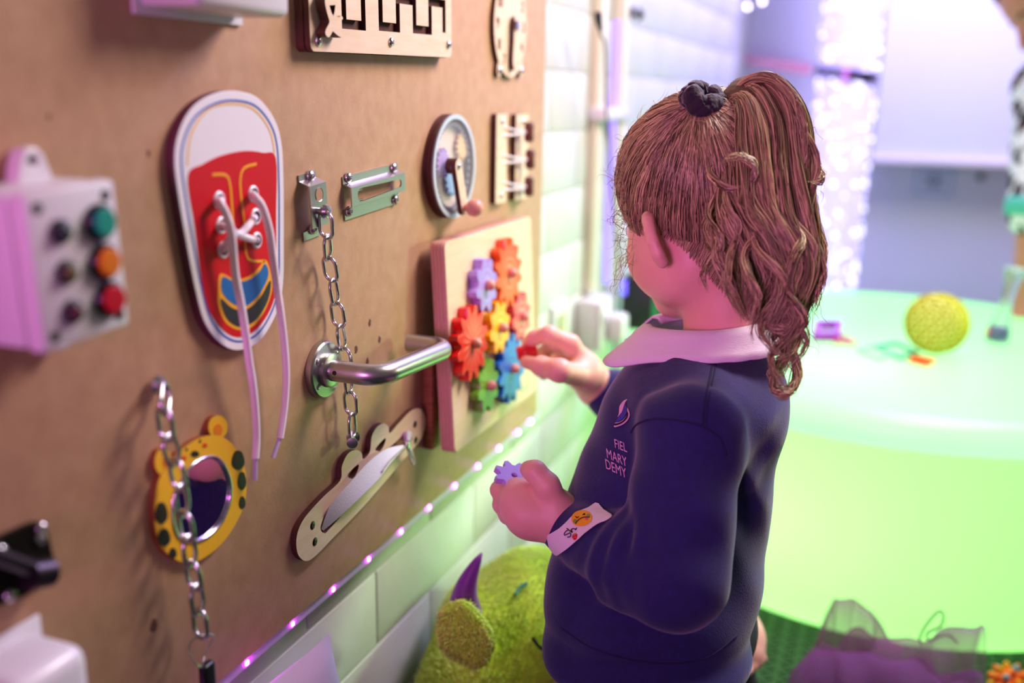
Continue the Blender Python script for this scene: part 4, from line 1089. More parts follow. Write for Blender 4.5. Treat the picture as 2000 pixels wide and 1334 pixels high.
tr_VF = trunk.mesh(0.006)
V, F = join_vf([head_VF, lh_VF, rh_VF, ft_VF, tr_VF]); V = smooth_vf(V, F, 1, .4)
body = gpart('body', (V, F), skin)
# eyes and nails
eye = MB()
for s_ in (1, -1): eye.sphere(H(.066, s_ * .028, .001) - G0, .0105, 14)
part('eye', eye, mat('eye_white', '#e8e4e4', .2), body, 180)
iris = MB()
for s_ in (1, -1): iris.sphere(H(.0722, s_ * .0285, .0) - G0, .0050, 10)
part('iris', iris, mat('iris_brown', '#3a2a20', .2), body, 180)
nail_m = mat('nail', '#e8b0a4', .25)
def nail(p, d, n_, w_, l_):
    d = Vector(d).normalized(); n_ = Vector(n_); n_ = (n_ - d * n_.dot(d)).normalized(); s_ = d.cross(n_)
    M = Matrix((s_, d, n_)).transposed().to_4x4(); M.translation = Vector(p) - G0
    return MB().sphere((0, 0, 0), 1, 10, M @ Matrix.Diagonal((w_, l_, .0015, 1)))
tcam = -ray(1040, 930).normalized()
a_, b_ = P_(1045, 921, .954), P_(1033, 917, .962)
part('nail', nail(b_ + Vector((0, 0, .0072)) + (a_ - b_) * .3, b_ - a_, (0, 0, 1), .0042, .0052), nail_m, body, 180)
a_, b_ = X_(1058, 716, .124), X_(1028, 707, .097)
part('nail', nail(b_ + tcam * .0072 + (a_ - b_) * .15, b_ - a_, tcam, .0040, .0050), nail_m, body, 180)

# --- sweatshirt
sw = Solid()
C1, C2, C3, C4 = at(1388, 772, .995), at(1342, 850, 1.00), at(1298, 1010, 1.01), at(1270, 1165, 1.005)
TX = (Vector((-1, 0, 0)), Vector((0, -1, 0)), Vector((0, 0, 1)))
sw.ell(C1, (.073, .094, .047), TX, .03).ell(C2, (.090, .108, .088), TX, .04).ell(C3, (.102, .116, .100), TX, .04).ell(C4, (.106, .118, .085), TX, .04)
sw.cone(NB + Vector((0, 0, -.052)), NB + Vector((-.008, 0, -.07)), .050, .070, .02)
sw.cone(NB + Vector((0, -.028, -.062)), SL + Vector((0, .014, -.004)), .030, .044, .04).cone(NB + Vector((0, .028, -.056)), SR, .034, .044, .04)
armL = Solid(); armL.chain([SL + Vector((0, .016, .002)), SL, SL.lerp(EL, .5), EL], (.036, .0455, .0445, .0425), .022)
F1 = EL.lerp(WL, .35); F2 = EL.lerp(WL, .72); F3 = EL.lerp(WL, 1.10)
armL.chain([EL, F1, F2], (.0425, .0415, .0345), .02).cone(F2, F3, .0320, .0265, .008)
_n = _v((F3 - EL).normalized()); _a3 = _v(F3)
sw.group(armL, .006); _ev = armL.eval
sw.ops[-1] = ((lambda P: np.maximum(_ev(P), (P - _a3) @ _n)),) + sw.ops[-1][1:]
armR = Solid(); armR.chain([SR, ER], (.044, .040), .02); G1 = ER.lerp(WR, .45); G2 = ER.lerp(WR, .8); G3 = ER.lerp(WR, 1.0)
armR.chain([ER, G1, G2], (.040, .038, .034), .02).cone(G2, G3, .031, .027, .008)
_n2 = _v((G3 - ER).normalized()); _b3 = _v(G3); sw.group(armR, .006); _ev2 = armR.eval
sw.ops[-1] = ((lambda P: np.maximum(_ev2(P), (P - _b3) @ _n2)),) + sw.ops[-1][1:]
HB = at(1262, 1262, .995)
sw.ell(HB, (.104, .112, .040), TX, .012)
up_ = (SL - EL).normalized(); fa = (WL - EL).normalized(); cr = EL.lerp(SL, .30) + fa * .03
sw.disp(fold(at(1218, 1072, .878), fa, .021, .0036, .020))
sw.disp(fold(at(1262, 1060, .865), fa - up_ * .5, .026, .0028, .022))
sw.disp(fold(at(1170, 1120, .90), fa + up_ * .2, .030, .0022, .020))
sw.disp(fold(at(1110, 1160, .97), _r + Vector((0, 0, -.2)), .040, .0030, .040))
sw.disp(fold(at(1420, 1000, .90), _r * .8 + Vector((0, 0, .5)), .045, .0045, .045))
sw.disp(fold(at(1200, 1240, .90), Vector((-.25, 0, 1)), .040, .0030, .040))
sw.disp(fold(at(1440, 870, .93), _r * .6 - Vector((0, 0, .8)), .035, .0030, .030))
sw.disp(fold(at(1190, 770, .95), _r + Vector((0, 0, .3)), .040, .0030, .040))
def cloth_noise(P, cur):
    near = np.abs(cur) < 0.015; out = np.zeros(len(P), np.float32); q = P[near]
    out[near] = .0016 * np.sin(q[:, 0] * 55 + 2 * np.sin(q[:, 2] * 31)) * np.sin(q[:, 2] * 47 + q[:, 1] * 38 + 1.3); return out
sw.disp(cloth_noise)
def sw_clip(P):
    zc = HB.z - .024 - (P[:, 0] - HB.x) * .10
    d = zc - P[:, 2]
    return d
V, F = sw.mesh(0.0033, clip=sw_clip); V = smooth_vf(V, F, 2, .5)
SWB = bvh_of(V, F)
navy = mat('navy_fleece', '#231f62', 0.9, sheen=0.25, var=('#1b1747', 160, 0.6, (1, 1, 1)), bump=(650, 0.35, 0.0012))
sweat = gpart('sweatshirt', (V, F), navy)
def cast(px, py, off=0.0008, tree=None):
    d = ray(px, py).normalized(); loc, nrm, i, t = (tree or SWB).ray_cast(CAM, d)
    if loc is None: return None, None
    if nrm.dot(d) > 0: nrm = -nrm
    return loc + nrm * off, nrm
def seam(name, L, r, m, off=0.0, n=5):
    P = [cast(x, y, off)[0] for x, y in catmull(L, n, False)]; P = [p - G0 for p in P if p is not None]
    return part(name, MB().tube(P, r, 6), m, sweat, 180)
seam_m = mat('navy_seam', '#1a1645', .9)
seam('seam', [(1232, 845), (1245, 828), (1275, 818), (1320, 820), (1370, 832), (1405, 855), (1418, 890)], .0011, seam_m)
seam('seam', [(1398, 672), (1388, 730), (1375, 790), (1372, 830)], .0010, seam_m)
seam('seam', [(1404, 672), (1395, 730), (1382, 790), (1379, 832)], .0008, seam_m)
seam('seam', [(1095, 1225), (1150, 1262), (1220, 1285), (1300, 1296), (1380, 1285), (1440, 1240)], .0010, seam_m)
# chest badge and lettering
def wrap(me, o, ex, ey, sc=1.0, off=0.0012):
    """lay a flat mesh (x right, y up) on the sweatshirt around pixel o with axes ex, ey in pixels per unit"""
    for v in me.vertices:
        px = o[0] + v.co.x * ex[0] + v.co.y * ey[0]; py = o[1] + v.co.x * ex[1] + v.co.y * ey[1]; hgt = v.co.z
        p, n_ = cast(px, py, off)
        v.co = (p + n_ * hgt * 0 - G0) if p is not None else Vector((0, 0, .4))
    me.update(); return me
thread = mat('pink_thread', '#dca4cf', .8)
def letters(txt, x, y, size, dx, dy, sq):
    me = text_mesh(txt, 1.0, 0.0, None, 'RIGHT')
    bm = bmesh.new(); bm.from_mesh(me); bmesh.ops.remove_doubles(bm, verts=bm.verts, dist=1e-4); bmesh.ops.subdivide_edges(bm, edges=[e for e in bm.edges if e.calc_length() > .3], cuts=2); bmesh.ops.triangulate(bm, faces=bm.faces); bm.to_mesh(me); bm.free()
    return link('embroidered_text', wrap(me, (x, y), (size * sq * dx, size * sq * dy), (-size * .12, -size)), thread, sweat)
letters('FIEL', 1226, 876, 25, .93, .36, .62)
letters('MARY', 1226, 904, 27, .90, .42, .62)
letters('DEMY', 1225, 926, 28, .90, .43, .62)
em = crop([(895, 245), (858, 258), (825, 290), (800, 330), (795, 370), (790, 420), (775, 460), (800, 430), (830, 390), (850, 330), (870, 280)], 6.0636, 1080, 740)
em2 = crop([(735, 575), (800, 562), (860, 530), (905, 480), (922, 430), (912, 380), (893, 345), (895, 400), (880, 440), (840, 490), (790, 520), (745, 528)], 6.0636, 1080, 740)
em3 = crop([(738, 560), (800, 548), (855, 515), (895, 470), (908, 425), (900, 395), (885, 445), (845, 498), (795, 528), (745, 538)], 6.0636, 1080, 740)
em4 = crop([(868, 300), (850, 345), (830, 395), (795, 440), (760, 495), (755, 520), (800, 505), (850, 460), (885, 400), (885, 360)], 6.0636, 1080, 740)
def patch(name, poly, m, off, tree=None, par=None, n=4):
    me = plate([catmull(poly, n)], 0.00002)
    bm = bmesh.new(); bm.from_mesh(me)
    bmesh.ops.delete(bm, geom=[f_ for f_ in bm.faces if f_.normal.z < .5], context='FACES'); bmesh.ops.triangulate(bm, faces=bm.faces)
    for _ in range(2): bmesh.ops.subdivide_edges(bm, edges=[e for e in bm.edges if e.calc_length() > 9], cuts=1); bmesh.ops.triangulate(bm, faces=bm.faces)
    for v in bm.verts:
        p, n_ = cast(v.co.x, v.co.y, off, tree); v.co = (p - G0) if p is not None else Vector((0, 0, .4))
    bm.to_mesh(me); bm.free(); me.shade_smooth(); return link(name, me, m, par or sweat)
patch('badge_flame', em, thread, .0012); patch('badge_swoosh', em2, thread, .0012); patch('badge_fill', em3, mat('badge_black', '#0c0a10', .9), .0017); patch('badge_blue', em4, mat('badge_blue', '#38309a', .8), .0011)
# name sticker on the cuff
K2 = lambda L: crop(L, 8.895, 1060, 960)
st_m = mat('sticker_paper', '#e9dde6', .55)
stk = K2([(175, 722), (300, 660), (420, 560), (540, 440), (660, 360), (800, 305), (930, 218), (985, 235), (1050, 325), (1130, 385), (1215, 430), (1220, 465), (1120, 535), (1000, 575), (900, 630), (760, 740), (640, 850), (480, 975), (330, 1070), (265, 1092), (200, 1045), (140, 960), (115, 860), (110, 760)])
stick = thing('name_sticker', 'white paper name sticker on the cuff of the girls left sleeve', 'sticker', G0)
patch('paper', stk, st_m, .0022, None, stick, 3)
fc = [(705 + 178 * math.cos(t) * 1.0, 495 + 135 * math.sin(t)) for t in np.linspace(0, 2 * math.pi, 17)[:-1]]
patch('face_sticker', K2(fc), mat('emoji_yellow', '#f2ac12', .5), .0027, None, stick, 2)
def line_on(name, L, r, m, off, par=stick, n=4):
    P = [cast(x, y, off)[0] for x, y in catmull(K2(L), n, False)]; P = [p - G0 for p in P if p is not None]
    return part(name, MB().tube(P, r, 5), m, par, 180)
ink = mat('ink', '#241a1c', .6)
line_on('mouth', [(600, 585), (620, 550), (670, 505), (740, 482), (800, 485), (845, 488)], .00055, ink, .0030)
line_on('eyebrow', [(590, 468), (630, 480), (650, 470), (610, 490)], .0004, ink, .0030); line_on('eyebrow', [(715, 440), (745, 420), (740, 440), (752, 432)], .0004, ink, .0030)
patch('cheek', K2([(590 + 32 * math.cos(t), 540 + 35 * math.sin(t)) for t in np.linspace(0, 6.28, 9)[:-1]]), mat('emoji_green', '#7d9a2a', .5), .0030, None, stick, 2)
patch('cheek', K2([(815 + 36 * math.cos(t), 455 + 28 * math.sin(t)) for t in np.linspace(0, 6.28, 9)[:-1]]), mat('emoji_green', '#7d9a2a', .5), .0030, None, stick, 2)
patch('tongue', K2([(740, 490), (800, 482), (825, 500), (815, 530), (785, 528)]), mat('emoji_pink', '#e0505a', .5), .0031, None, stick, 2)
line_on('handwriting', [(470, 690), (440, 700), (415, 740), (425, 765), (470, 745), (510, 730), (525, 760), (510, 795), (470, 800)], .0005, ink, .0028)
line_on('handwriting', [(455, 655), (500, 690), (548, 725), (540, 700), (530, 680), (550, 665), (580, 665), (605, 685), (612, 670), (622, 652)], .0005, ink, .0028)
p, n_ = cast(*K2([(603, 800)])[0], .003); p -= G0
q = n_.to_track_quat('Z', 'Y').to_matrix().to_4x4(); q.translation = p
part('red_gem', MB().lathe([(.0031, -.001), (.0031, .0002), (.0024, .0015), (0, .0021)], 16, q), mat('gem_red', '#d0101c', .2, coat=.5), stick, 180)

# --- polo collar
col_m = mat('polo_collar', '#e8dbe4', .8, bump=(260, .5, .001, (1, 1, 14)))
def collar():
    V = []; Fq = []; NT = 97; rows = 7
    for i in range(NT):
        a = math.radians(-162 + 324 * i / (NT - 1))            # 0 = back of the neck
        fb = -math.cos(a)                                      # 1 at the front
        d = Vector((math.cos(a), -math.sin(a), 0)); fr = max(0, fb)
        drop = .014 * (0.5 + .5 * fb)
        tip = math.exp(-((abs(math.degrees(a)) - 146) / 20) ** 2)
        for j in range(rows):
            t = j / (rows - 1)
            rad = .0475 + .003 * fr + (.0265 + .022 * tip + .006 * fr) * t ** 1.2
            z = .013 - drop * 1.0 + .008 * math.sin(math.pi * min(1, t * 1.6)) - (.0170 + .010 * tip) * t * t * 1.15
            if j == rows - 1: rad += .0016 * abs(math.sin(i * math.pi / 4 * .75))
            V.append(NB + d * rad + Vector((-.006 - .01 * fr, 0, z + .003)))
    for i in range(NT - 1):
        for j in range(rows - 1): k = i * rows + j; Fq.append((k, k + rows, k + rows + 1, k + 1))
    return np.array([list(v) for v in V]), np.array(Fq)
cl = gpart('polo_collar', collar(), col_m)
md = cl.modifiers.new('thickness', 'SOLIDIFY'); md.thickness = .0022; md.offset = 0
# --- trousers
tr_s = Solid()
KL, KR = Vector((.272, .905, .062)), Vector((.275, 1.07, .062))
tr_s.ell(HIP + Vector((0, 0, -.005)), (.09, .105, .07), TX, .03).chain([HIP + Vector((-.01, -.05, -.02)), KL], (.072, .055), .03).chain([HIP + Vector((-.01, .05, -.02)), KR], (.072, .055), .03)
tr_s.chain([KL, Vector((.45, .93, .05))], (.052, .040), .02).chain([KR, Vector((.34, 1.19, .085)), AN + Vector((-.012, -.005, .0))], (.052, .050, .034), .02)
V, F = tr_s.mesh(0.006); V = smooth_vf(V, F, 2, .5)
gpart('trousers', (V, F), mat('dark_trousers', '#1d1a20', .9, bump=(400, .3, .001)))

# --- hair
hair_m = hair_material('girl_hair', '#503a28', '#e8cf98')
cap_m = mat('hair_cap', '#5e4733', .6, bump=(90, .6, .003, (1, 1, 1)))
def hairline(f_):
    return np.interp(f_, [-.11, -.085, -.06, -.03, -.012, .002, .018, .03, .05, .075, .1], [-.062, -.068, -.060, -.030, -.008, .008, .002, -.018, .012, .044, .05])
hc = Solid(); hc.ell(H(-.012, 0, .030), (.0915, .0765, .0855), AX, .01)
hfN, hlN, huN, hcN = (np.array(list(x)) for x in (hf, hl, hu, HC))
def cap_clip(P):
    q = P - hcN; fl = q @ hfN; ul = q @ huN; return (hairline(fl) - ul).astype(np.float32) * .8
V, F = hc.mesh(0.003, clip=cap_clip)
hair = gpart('hair', (smooth_vf(V, F, 2, .5), F), cap_m)
TL_ = np.array([-.060, .036, .0915])                    # where the hair is gathered, head coordinates
def loc2w(Q): return hcN + Q[..., 0:1] * hfN + Q[..., 1:2] * hlN + Q[..., 2:3] * huN
paths = []; rr = []
cE = np.array([-.012, 0, .030]); rE = np.array([.0915, .0765, .0855])
while len(paths) < 4600:
    th = rng.uniform(0, 2 * math.pi); ph = math.acos(rng.uniform(-.75, .95))
    d = np.array([math.sin(ph) * math.cos(th), math.sin(ph) * math.sin(th), math.cos(ph)])
    p = cE + d * rE
    if p[2] < hairline(p[0]) - .004: continue
    if rng.random() < .55:                             # start many of them at the hairline
        for _ in range(40):
            ph += .03; d2 = np.array([math.sin(ph) * math.cos(th), math.sin(ph) * math.sin(th), math.cos(ph)]); p2 = cE + d2 * rE
            if p2[2] < hairline(p2[0]) - .003: break
            d, p = d2, p2
    dt = (TL_ - cE) / rE; dt /= np.linalg.norm(dt); K = 13; t = np.linspace(0, 1, K)[:, None]
    om = math.acos(np.clip(d @ dt, -1, 1)); so = max(math.sin(om), 1e-3)
    D_ = (np.sin((1 - t) * om) * d + np.sin(t * om) * dt) / so
    lift = 1.0 + .012 + .03 * rng.random() * np.sin(np.pi * t) + .045 * t ** 3
    sag = smooth_noise(K, .0022, 1.3, rng)
    paths.append(loc2w(cE + D_ * rE * lift + sag * np.sin(np.pi * t))); rr.append(rng.uniform(.0003, .0006))
for _ in range(900):                                   # short fine hair along the hairline
    f_ = rng.uniform(-.098, .03); u0 = hairline(f_) - rng.random() ** 2 * .020 + .004
    q_ = 1 - ((f_ - cE[0]) / rE[0]) ** 2 - ((u0 - cE[2]) / rE[2]) ** 2
    if q_ < .02: continue
    l_ = rE[1] * math.sqrt(q_) * (1 if rng.random() < .75 else -1)
    p = np.array([f_, l_, u0]); d = (p - cE) / rE; d /= np.linalg.norm(d); dt = (TL_ - cE) / rE; dt /= np.linalg.norm(dt); K = 13; t = np.linspace(0, 1, K)[:, None]
    om = math.acos(np.clip(d @ dt, -1, 1)); so = max(math.sin(om), 1e-3); s2 = t * rng.uniform(.12, .35)
    D_ = (np.sin((1 - s2) * om) * d + np.sin(s2 * om) * dt) / so
    paths.append(loc2w(cE + D_ * rE * (.962 + .055 * t ** .7) + smooth_noise(K, .0016, 1.2, rng) * t)); rr.append(rng.uniform(.00015, .00032))
V, F = strands(paths, np.array(rr)); gpart('scalp_strands', (V, F), hair_m, hair)['kind'] = 'stuff'
HB_ = bvh_of(*head_VF)
def on_head(x, y, off):
    d_ = ray(x, y).normalized(); loc, nr, i, t_ = HB_.ray_cast(CAM, d_)
    return None if loc is None else np.array(list(loc - d_ * off))
paths = []
for _ in range(5200):
    x = rng.uniform(1290, 1500); y = np.interp(x, [1290, 1330, 1400, 1450, 1500], [448, 470, 548, 592, 600]) + 14 - abs(rng.normal(0, 34))
    off = rng.uniform(.0004, .0030); K = 13; L_ = rng.uniform(45, 95); px = []
    for j in range(K):
        t = j / (K - 1); q_ = on_head(x + L_ * t * .42 + 3 * math.sin(3 * t + x), y - L_ * t, off * (.2 + t) + .0012 * t)
        if q_ is None: break
        px.append(q_)
    if len(px) == K and max(np.linalg.norm(np.diff(px, axis=0), axis=1)) < .012: paths.append(np.array(px))
V, F = strands(paths, rng.uniform(.00018, .00042, len(paths))); gpart('nape_strands', (V, F), hair_m, hair)['kind'] = 'stuff'
# scrunchie
TW = np.array(list(loc2w(TL_[None])[0]))
sc_d = (hu * .62 - hf * .75).normalized(); SC = TW + np.array(list(sc_d)) * .006; _a = Vector(TW) + sc_d * .004; print('SCR', [round(q, 1) for q in ((ROT.transposed() @ (_a - CAM)).x / -(ROT.transposed() @ (_a - CAM)).z * FPX + 1000, 667 - (ROT.transposed() @ (_a - CAM)).y / -(ROT.transposed() @ (_a - CAM)).z * FPX)], (ROT.transposed() @ (_a - CAM)).z)
su, sv = frame_of(sc_d)
b = MB(); ring = []
for i in range(120):
    t = 2 * math.pi * i / 120; rad = .0125 + .0012 * math.sin(9 * t) + .0008 * math.sin(23 * t)
    ring.append(Vector(SC) - G0 + (su * math.cos(t) + sv * math.sin(t)) * rad + sc_d * .0035 * math.sin(7 * t))
b.tube(ring, [.0088 + .0016 * math.sin(11 * 2 * math.pi * i / 120) + .0012 * math.sin(29 * 2 * math.pi * i / 120) for i in range(120)], 14, True)
part('scrunchie', b, mat('scrunchie', '#271a2c', .85, sheen=.3, bump=(160, .8, .004)), hair, 180)
# ponytail locks: pixel path, depth start/end, spread, count
locks = [
 ([(1415, 205), (1455, 165), (1505, 152), (1552, 195), (1578, 270), (1575, 370), (1590, 470), (1578, 570), (1545, 670), (1515, 735), (1535, 772)], .955, .93, 10, 170),
 ([(1415, 208), (1450, 172), (1495, 165), (1535, 215), (1550, 310), (1565, 410), (1585, 510), (1560, 600), (1530, 690), (1548, 740)], .950, .91, 11, 200),
 ([(1415, 210), (1448, 180), (1480, 180), (1510, 240), (1520, 340), (1535, 430), (1568, 500), (1545, 590), (1510, 660), (1530, 700)], .945, .90, 12, 220),
 ([(1415, 212), (1442, 190), (1465, 205), (1482, 280), (1490, 380), (1520, 450), (1550, 520), (1520, 600), (1490, 660)], .940, .895, 12, 220),
 ([(1415, 214), (1438, 200), (1450, 235), (1455, 320), (1462, 400), (1500, 460), (1530, 540), (1500, 620), (1480, 650)], .940, .89, 12, 200),
 ([(1415, 216), (1432, 215), (1435, 260), (1432, 330), (1440, 400), (1470, 470), (1500, 540), (1480, 600), (1460, 640)], .945, .90, 11, 180),
 ([(1415, 218), (1428, 230), (1422, 290), (1418, 360), (1420, 430), (1450, 500), (1460, 570), (1450, 620)], .950, .905, 10, 160),
 ([(1430, 300), (1415, 370), (1390, 430), (1392, 480), (1420, 520), (1432, 555), (1418, 590)], .93, .90, 7, 70),
 ([(1460, 300), (1440, 380), (1405, 440), (1400, 500), (1425, 540), (1440, 590), (1460, 640)], .925, .895, 8, 90),
 ([(1455, 260), (1472, 330), (1490, 400), (1540, 440), (1565, 470), (1550, 500), (1535, 560), (1560, 620), (1520, 690)], .925, .885, 6, 90),
 ([(1440, 280), (1425, 320), (1385, 330), (1400, 355), (1440, 371), (1472, 350), (1470, 320), (1440, 306), (1400, 318)], .925, .90, 4, 60),
 ([(1560, 270), (1590, 310), (1603, 335), (1605, 350), (1592, 358), (1575, 352)], .93, .92, 2.5, 22),
 ([(1575, 400), (1600, 440), (1612, 500), (1600, 560), (1590, 620)], .93, .92, 3, 20),
 ([(1500, 600), (1530, 660), (1552, 700), (1555, 740), (1535, 765), (1510, 755), (1515, 730), (1540, 735)], .91, .895, 5, 90),
 ([(1540, 600), (1560, 650), (1545, 690), (1515, 710), (1510, 745), (1530, 775), (1550, 755)], .91, .90, 4, 70),
 ([(1465, 560), (1480, 610), (1510, 640), (1545, 640), (1570, 600)], .90, .89, 5, 60),
 ([(1415, 206), (1440, 175), (1475, 152), (1520, 160), (1560, 215), (1572, 300), (1560, 380)], .945, .925, 6, 110),
]
paths = []; rr = []; K = 36
curls = [
 ([(1420, 215), (1470, 170), (1530, 190), (1572, 260), (1590, 360), (1585, 470), (1600, 560), (1570, 650)], .945, .92, 4, 55, .0050, 3.0),
 ([(1440, 230), (1470, 300), (1500, 380), (1490, 470), (1520, 560), (1500, 640), (1530, 720)], .925, .885, 4, 55, .0075, 3.2),
 ([(1430, 250), (1440, 330), (1420, 410), (1440, 500), (1425, 580), (1450, 640)], .925, .890, 4, 50, .0070, 2.6),
 ([(1500, 200), (1540, 280), (1545, 380), (1575, 480), (1550, 580), (1560, 670), (1535, 750)], .930, .895, 4, 55, .0065, 3.4),
 ([(1470, 250), (1480, 350), (1460, 440), (1475, 530), (1460, 610), (1490, 680)], .922, .880, 4, 50, .0080, 3.0),
 ([(1520, 230), (1530, 330), (1555, 430), (1530, 520), (1560, 610), (1520, 700), (1545, 765)], .924, .885, 4, 55, .0075, 3.6),
 ([(1410, 300), (1395, 380), (1400, 460), (1385, 530), (1400, 580)], .918, .895, 2.5, 26, .0060, 2.2),
]
for L, d0, d1, spread, cnt, hr, turns in [l + (0, 0) for l in locks] + curls:
    n_ = len(L); gd = catmull([tuple(at(x, y, d0 - .018 + (d1 - .018 - d0) * min(1, 1.7 * i / (n_ - 1)))) for i, (x, y) in enumerate(L)], 8, False)
    tt = np.linspace(0, 1, K)[:, None]; gd = resample(gd, K) + smooth_noise(K, .0028, 2.2, rng) * tt * (spread > 6)
    if hr:
        ph0 = rng.random() * 6.28; aa = 2 * np.pi * turns * tt + ph0; gd = gd + (np.cos(aa) * np.array(list(_r)) + np.sin(aa) * np.array(list(_w))) * hr * np.minimum(1, tt * 2)
    sp_ = spread * .94 / 1944
    for _ in range(int(cnt * 1.5)):
        off = rng.normal(0, 1, 3); off /= np.linalg.norm(off); off *= rng.random() ** .6 * 1.75
        t = np.linspace(0, 1, K)[:, None]; tube_ = np.minimum(1, .45 + 2.2 * t) * (1 - .35 * t ** 2)
        a, b_ = (0.0, rng.uniform(.86, 1.0)) if rng.random() < .7 else (0, rng.uniform(.6, .95))
        pth = gd + off * sp_ * tube_ + smooth_noise(K, .0024, 2.2, rng) * t + smooth_noise(K, .0010, 5, rng) * t
        paths.append(resample(pth[:max(6, int(K * b_))], K)); rr.append(rng.uniform(.00035, .00085))
V, F = strands(paths, np.array(rr)); gpart('ponytail', (V, F), hair_m, hair)['kind'] = 'stuff'
core = Solid()
for L, d0, d1, spread, cnt in locks[1:7]:
    pts = [at(x, y, d0 - .006 + (d1 - .010 - d0) * min(1, 1.7 * i / (len(L) - 1))) for i, (x, y) in enumerate(L[:-1])]
    core.chain(pts, [.004, .006] + [.0095] * (len(pts) - 4) + [.007, .004], .015)
V, F = core.mesh(0.004); gpart('ponytail_core', (smooth_vf(V, F, 2), F), cap_m, hair)
# flyaway hairs
paths = []; K = 14
for _ in range(150):
    th = rng.uniform(0, 2 * math.pi); ph = math.acos(rng.uniform(-.1, .98)); d = np.array([math.sin(ph) * math.cos(th), math.sin(ph) * math.sin(th), math.cos(ph)]); p = cE + d * rE
    if p[2] < hairline(p[0]): continue
    tan = np.cross(d, rng.normal(0, 1, 3)); tan /= np.linalg.norm(tan); L_ = rng.uniform(.015, .045); t = np.linspace(0, 1, K)[:, None]
    paths.append(loc2w(p + tan * L_ * t + d * L_ * (.35 * t - .25 * t * t) + smooth_noise(K, .002, 1.5, rng) * t))
for _ in range(110):                                       # wisps in front of the ear and round the jaw
    x, y = rng.uniform(1215, 1245), rng.uniform(290, 520); P0 = np.array(list(at(x, y, .96))); dx = at(x - rng.uniform(5, 45), y + rng.uniform(-40, 90), .96) - at(x, y, .96)
    t = np.linspace(0, 1, K)[:, None]; paths.append(P0 + np.array(list(dx)) * t + smooth_noise(K, .004, 1.2, rng) * t)
for _ in range(60):
    x, y = rng.uniform(1560, 1595), rng.uniform(220, 620); P0 = np.array(list(at(x, y, .925))); dx = at(x + rng.uniform(-5, 28), y + rng.uniform(20, 110), .925) - at(x, y, .925)
    t = np.linspace(0, 1, K)[:, None]; paths.append(P0 + np.array(list(dx)) * t + smooth_noise(K, .005, 1.2, rng) * t)
V, F = strands(paths, .00022); gpart('flyaway_strands', (V, F), hair_m, hair)['kind'] = 'stuff'

# --- what she holds
gc = at(1003, 927, .982); gx = (at(972, 915, .985) - at(1040, 948, .980)).normalized(); gn = (Vector((0, 0, 1)) + -ray(1000, 930).normalized() * .35).normalized(); gn = (gn - gx * gn.dot(gx)).normalized()
M = Matrix((gx, gn.cross(gx), gn)).transposed().to_4x4(); M.translation = gc + Vector((0, 0, -.003))
hg = thing('held_gear', 'lilac wooden gear held in the girls left hand', 'gear', M)
part('wheel', plate([gear_outline(.0205, 8, .006, steps=8), circ((0, 0), .003, 12)], .0065, -.0032, .0006), mat('lilac_paint', '#b79be0', .4), hg)
kd = (X_(1014, 690, .074) - X_(1046, 685, .092)).normalized()
M = kd.to_track_quat('Z', 'Y').to_matrix().to_4x4(); M.translation = X_(1029, 688, .092)
rk = thing('toy_cylinder', 'small red plastic cylinder pinched in the girls right fingers', 'toy', M)
knb = [( .0072 + .0005 * (i % 2), 0) for i in range(32)]
part('grip', MB().lathe([(0, -.0125), (.0078, -.0125), (.0090, -.011), (.0090, .011), (.0078, .0125), (0, .0125)], 24), mat('red_plastic', '#d4101c', .3, coat=.4), rk)
part('ridge', MB().lathe([(.0090, .001), (.0095, .002), (.0095, .0035), (.0090, .0045)], 24), MATS['red_plastic'], rk)
# ================================================================== plush, cushion, scarf, toys
PC = Vector((.094, 1.066, .124))
ps = Solid(); ps.ell(PC, (.104, .168, .130)).ell(PC + Vector((.01, .05, .03)), (.09, .13, .11), None, .05)
ps.disp(fold(PC + Vector((-.02, -.05, .09)), (1, .6, 0), .09, .004, .09))
V, F = ps.mesh(0.006, clip=lambda P: .003 - P[:, 2])
plush = thing('plush_toy', 'round lime green furry plush with a purple horn lying against the wall', 'plush toy', (PC.x, PC.y, 0.0))
P0 = np.array([PC.x, PC.y, 0.0])
fur_m = hair_material('lime_fur', '#b8e030', '#f2ff78')
under = mat('lime_cloth', '#c4ec3a', .9)
def pgeo(name, VF, m, parent): return link(name, np_mesh(name, VF[0] - P0, VF[1]), m, parent)
pb_ = pgeo('body', (smooth_vf(V, F, 1), F), under, plush)
def fur(V, F, count, length, keep=None):
    T_ = V[F]; A = np.linalg.norm(np.cross(T_[:, 2] - T_[:, 0], T_[:, 3] - T_[:, 1]), axis=1) + 1e-12
    N_ = np.cross(T_[:, 2] - T_[:, 0], T_[:, 3] - T_[:, 1]) / A[:, None]
    c_ = T_.mean(1); ok = np.ones(len(c_), bool) if keep is None else keep(c_, N_); A = A * ok
    pick = rng.choice(len(F), count, p=A / A.sum()); w_ = rng.dirichlet((1, 1, 1, 1), count)
    p = (T_[pick] * w_[:, :, None]).sum(1); n_ = N_[pick]
    K = 4; t = np.linspace(0, 1, K)[None, :, None]
    sw_ = np.stack([np.sin(p[:, 1] * 40 + p[:, 2] * 25), np.cos(p[:, 0] * 45 + p[:, 1] * 30), np.sin(p[:, 2] * 35 + 1)], 1) * .8 + rng.normal(0, .45, (count, 3)) + np.array([0, 0, -.5])
    Lh = length * rng.uniform(.6, 1.2, (count, 1, 1))
    return strands(p[:, None] + n_[:, None] * Lh * t * (1 - .35 * t) + sw_[:, None] * Lh * .55 * t ** 2, rng.uniform(.00035, .0007, count))
tocam = np.array(list(CAM))
facing = lambda c_, n_: ((tocam - c_) * n_).sum(1) > -.15
pgeo('fur', fur(V, F, 26000, .0075, facing), fur_m, pb_)['kind'] = 'stuff'
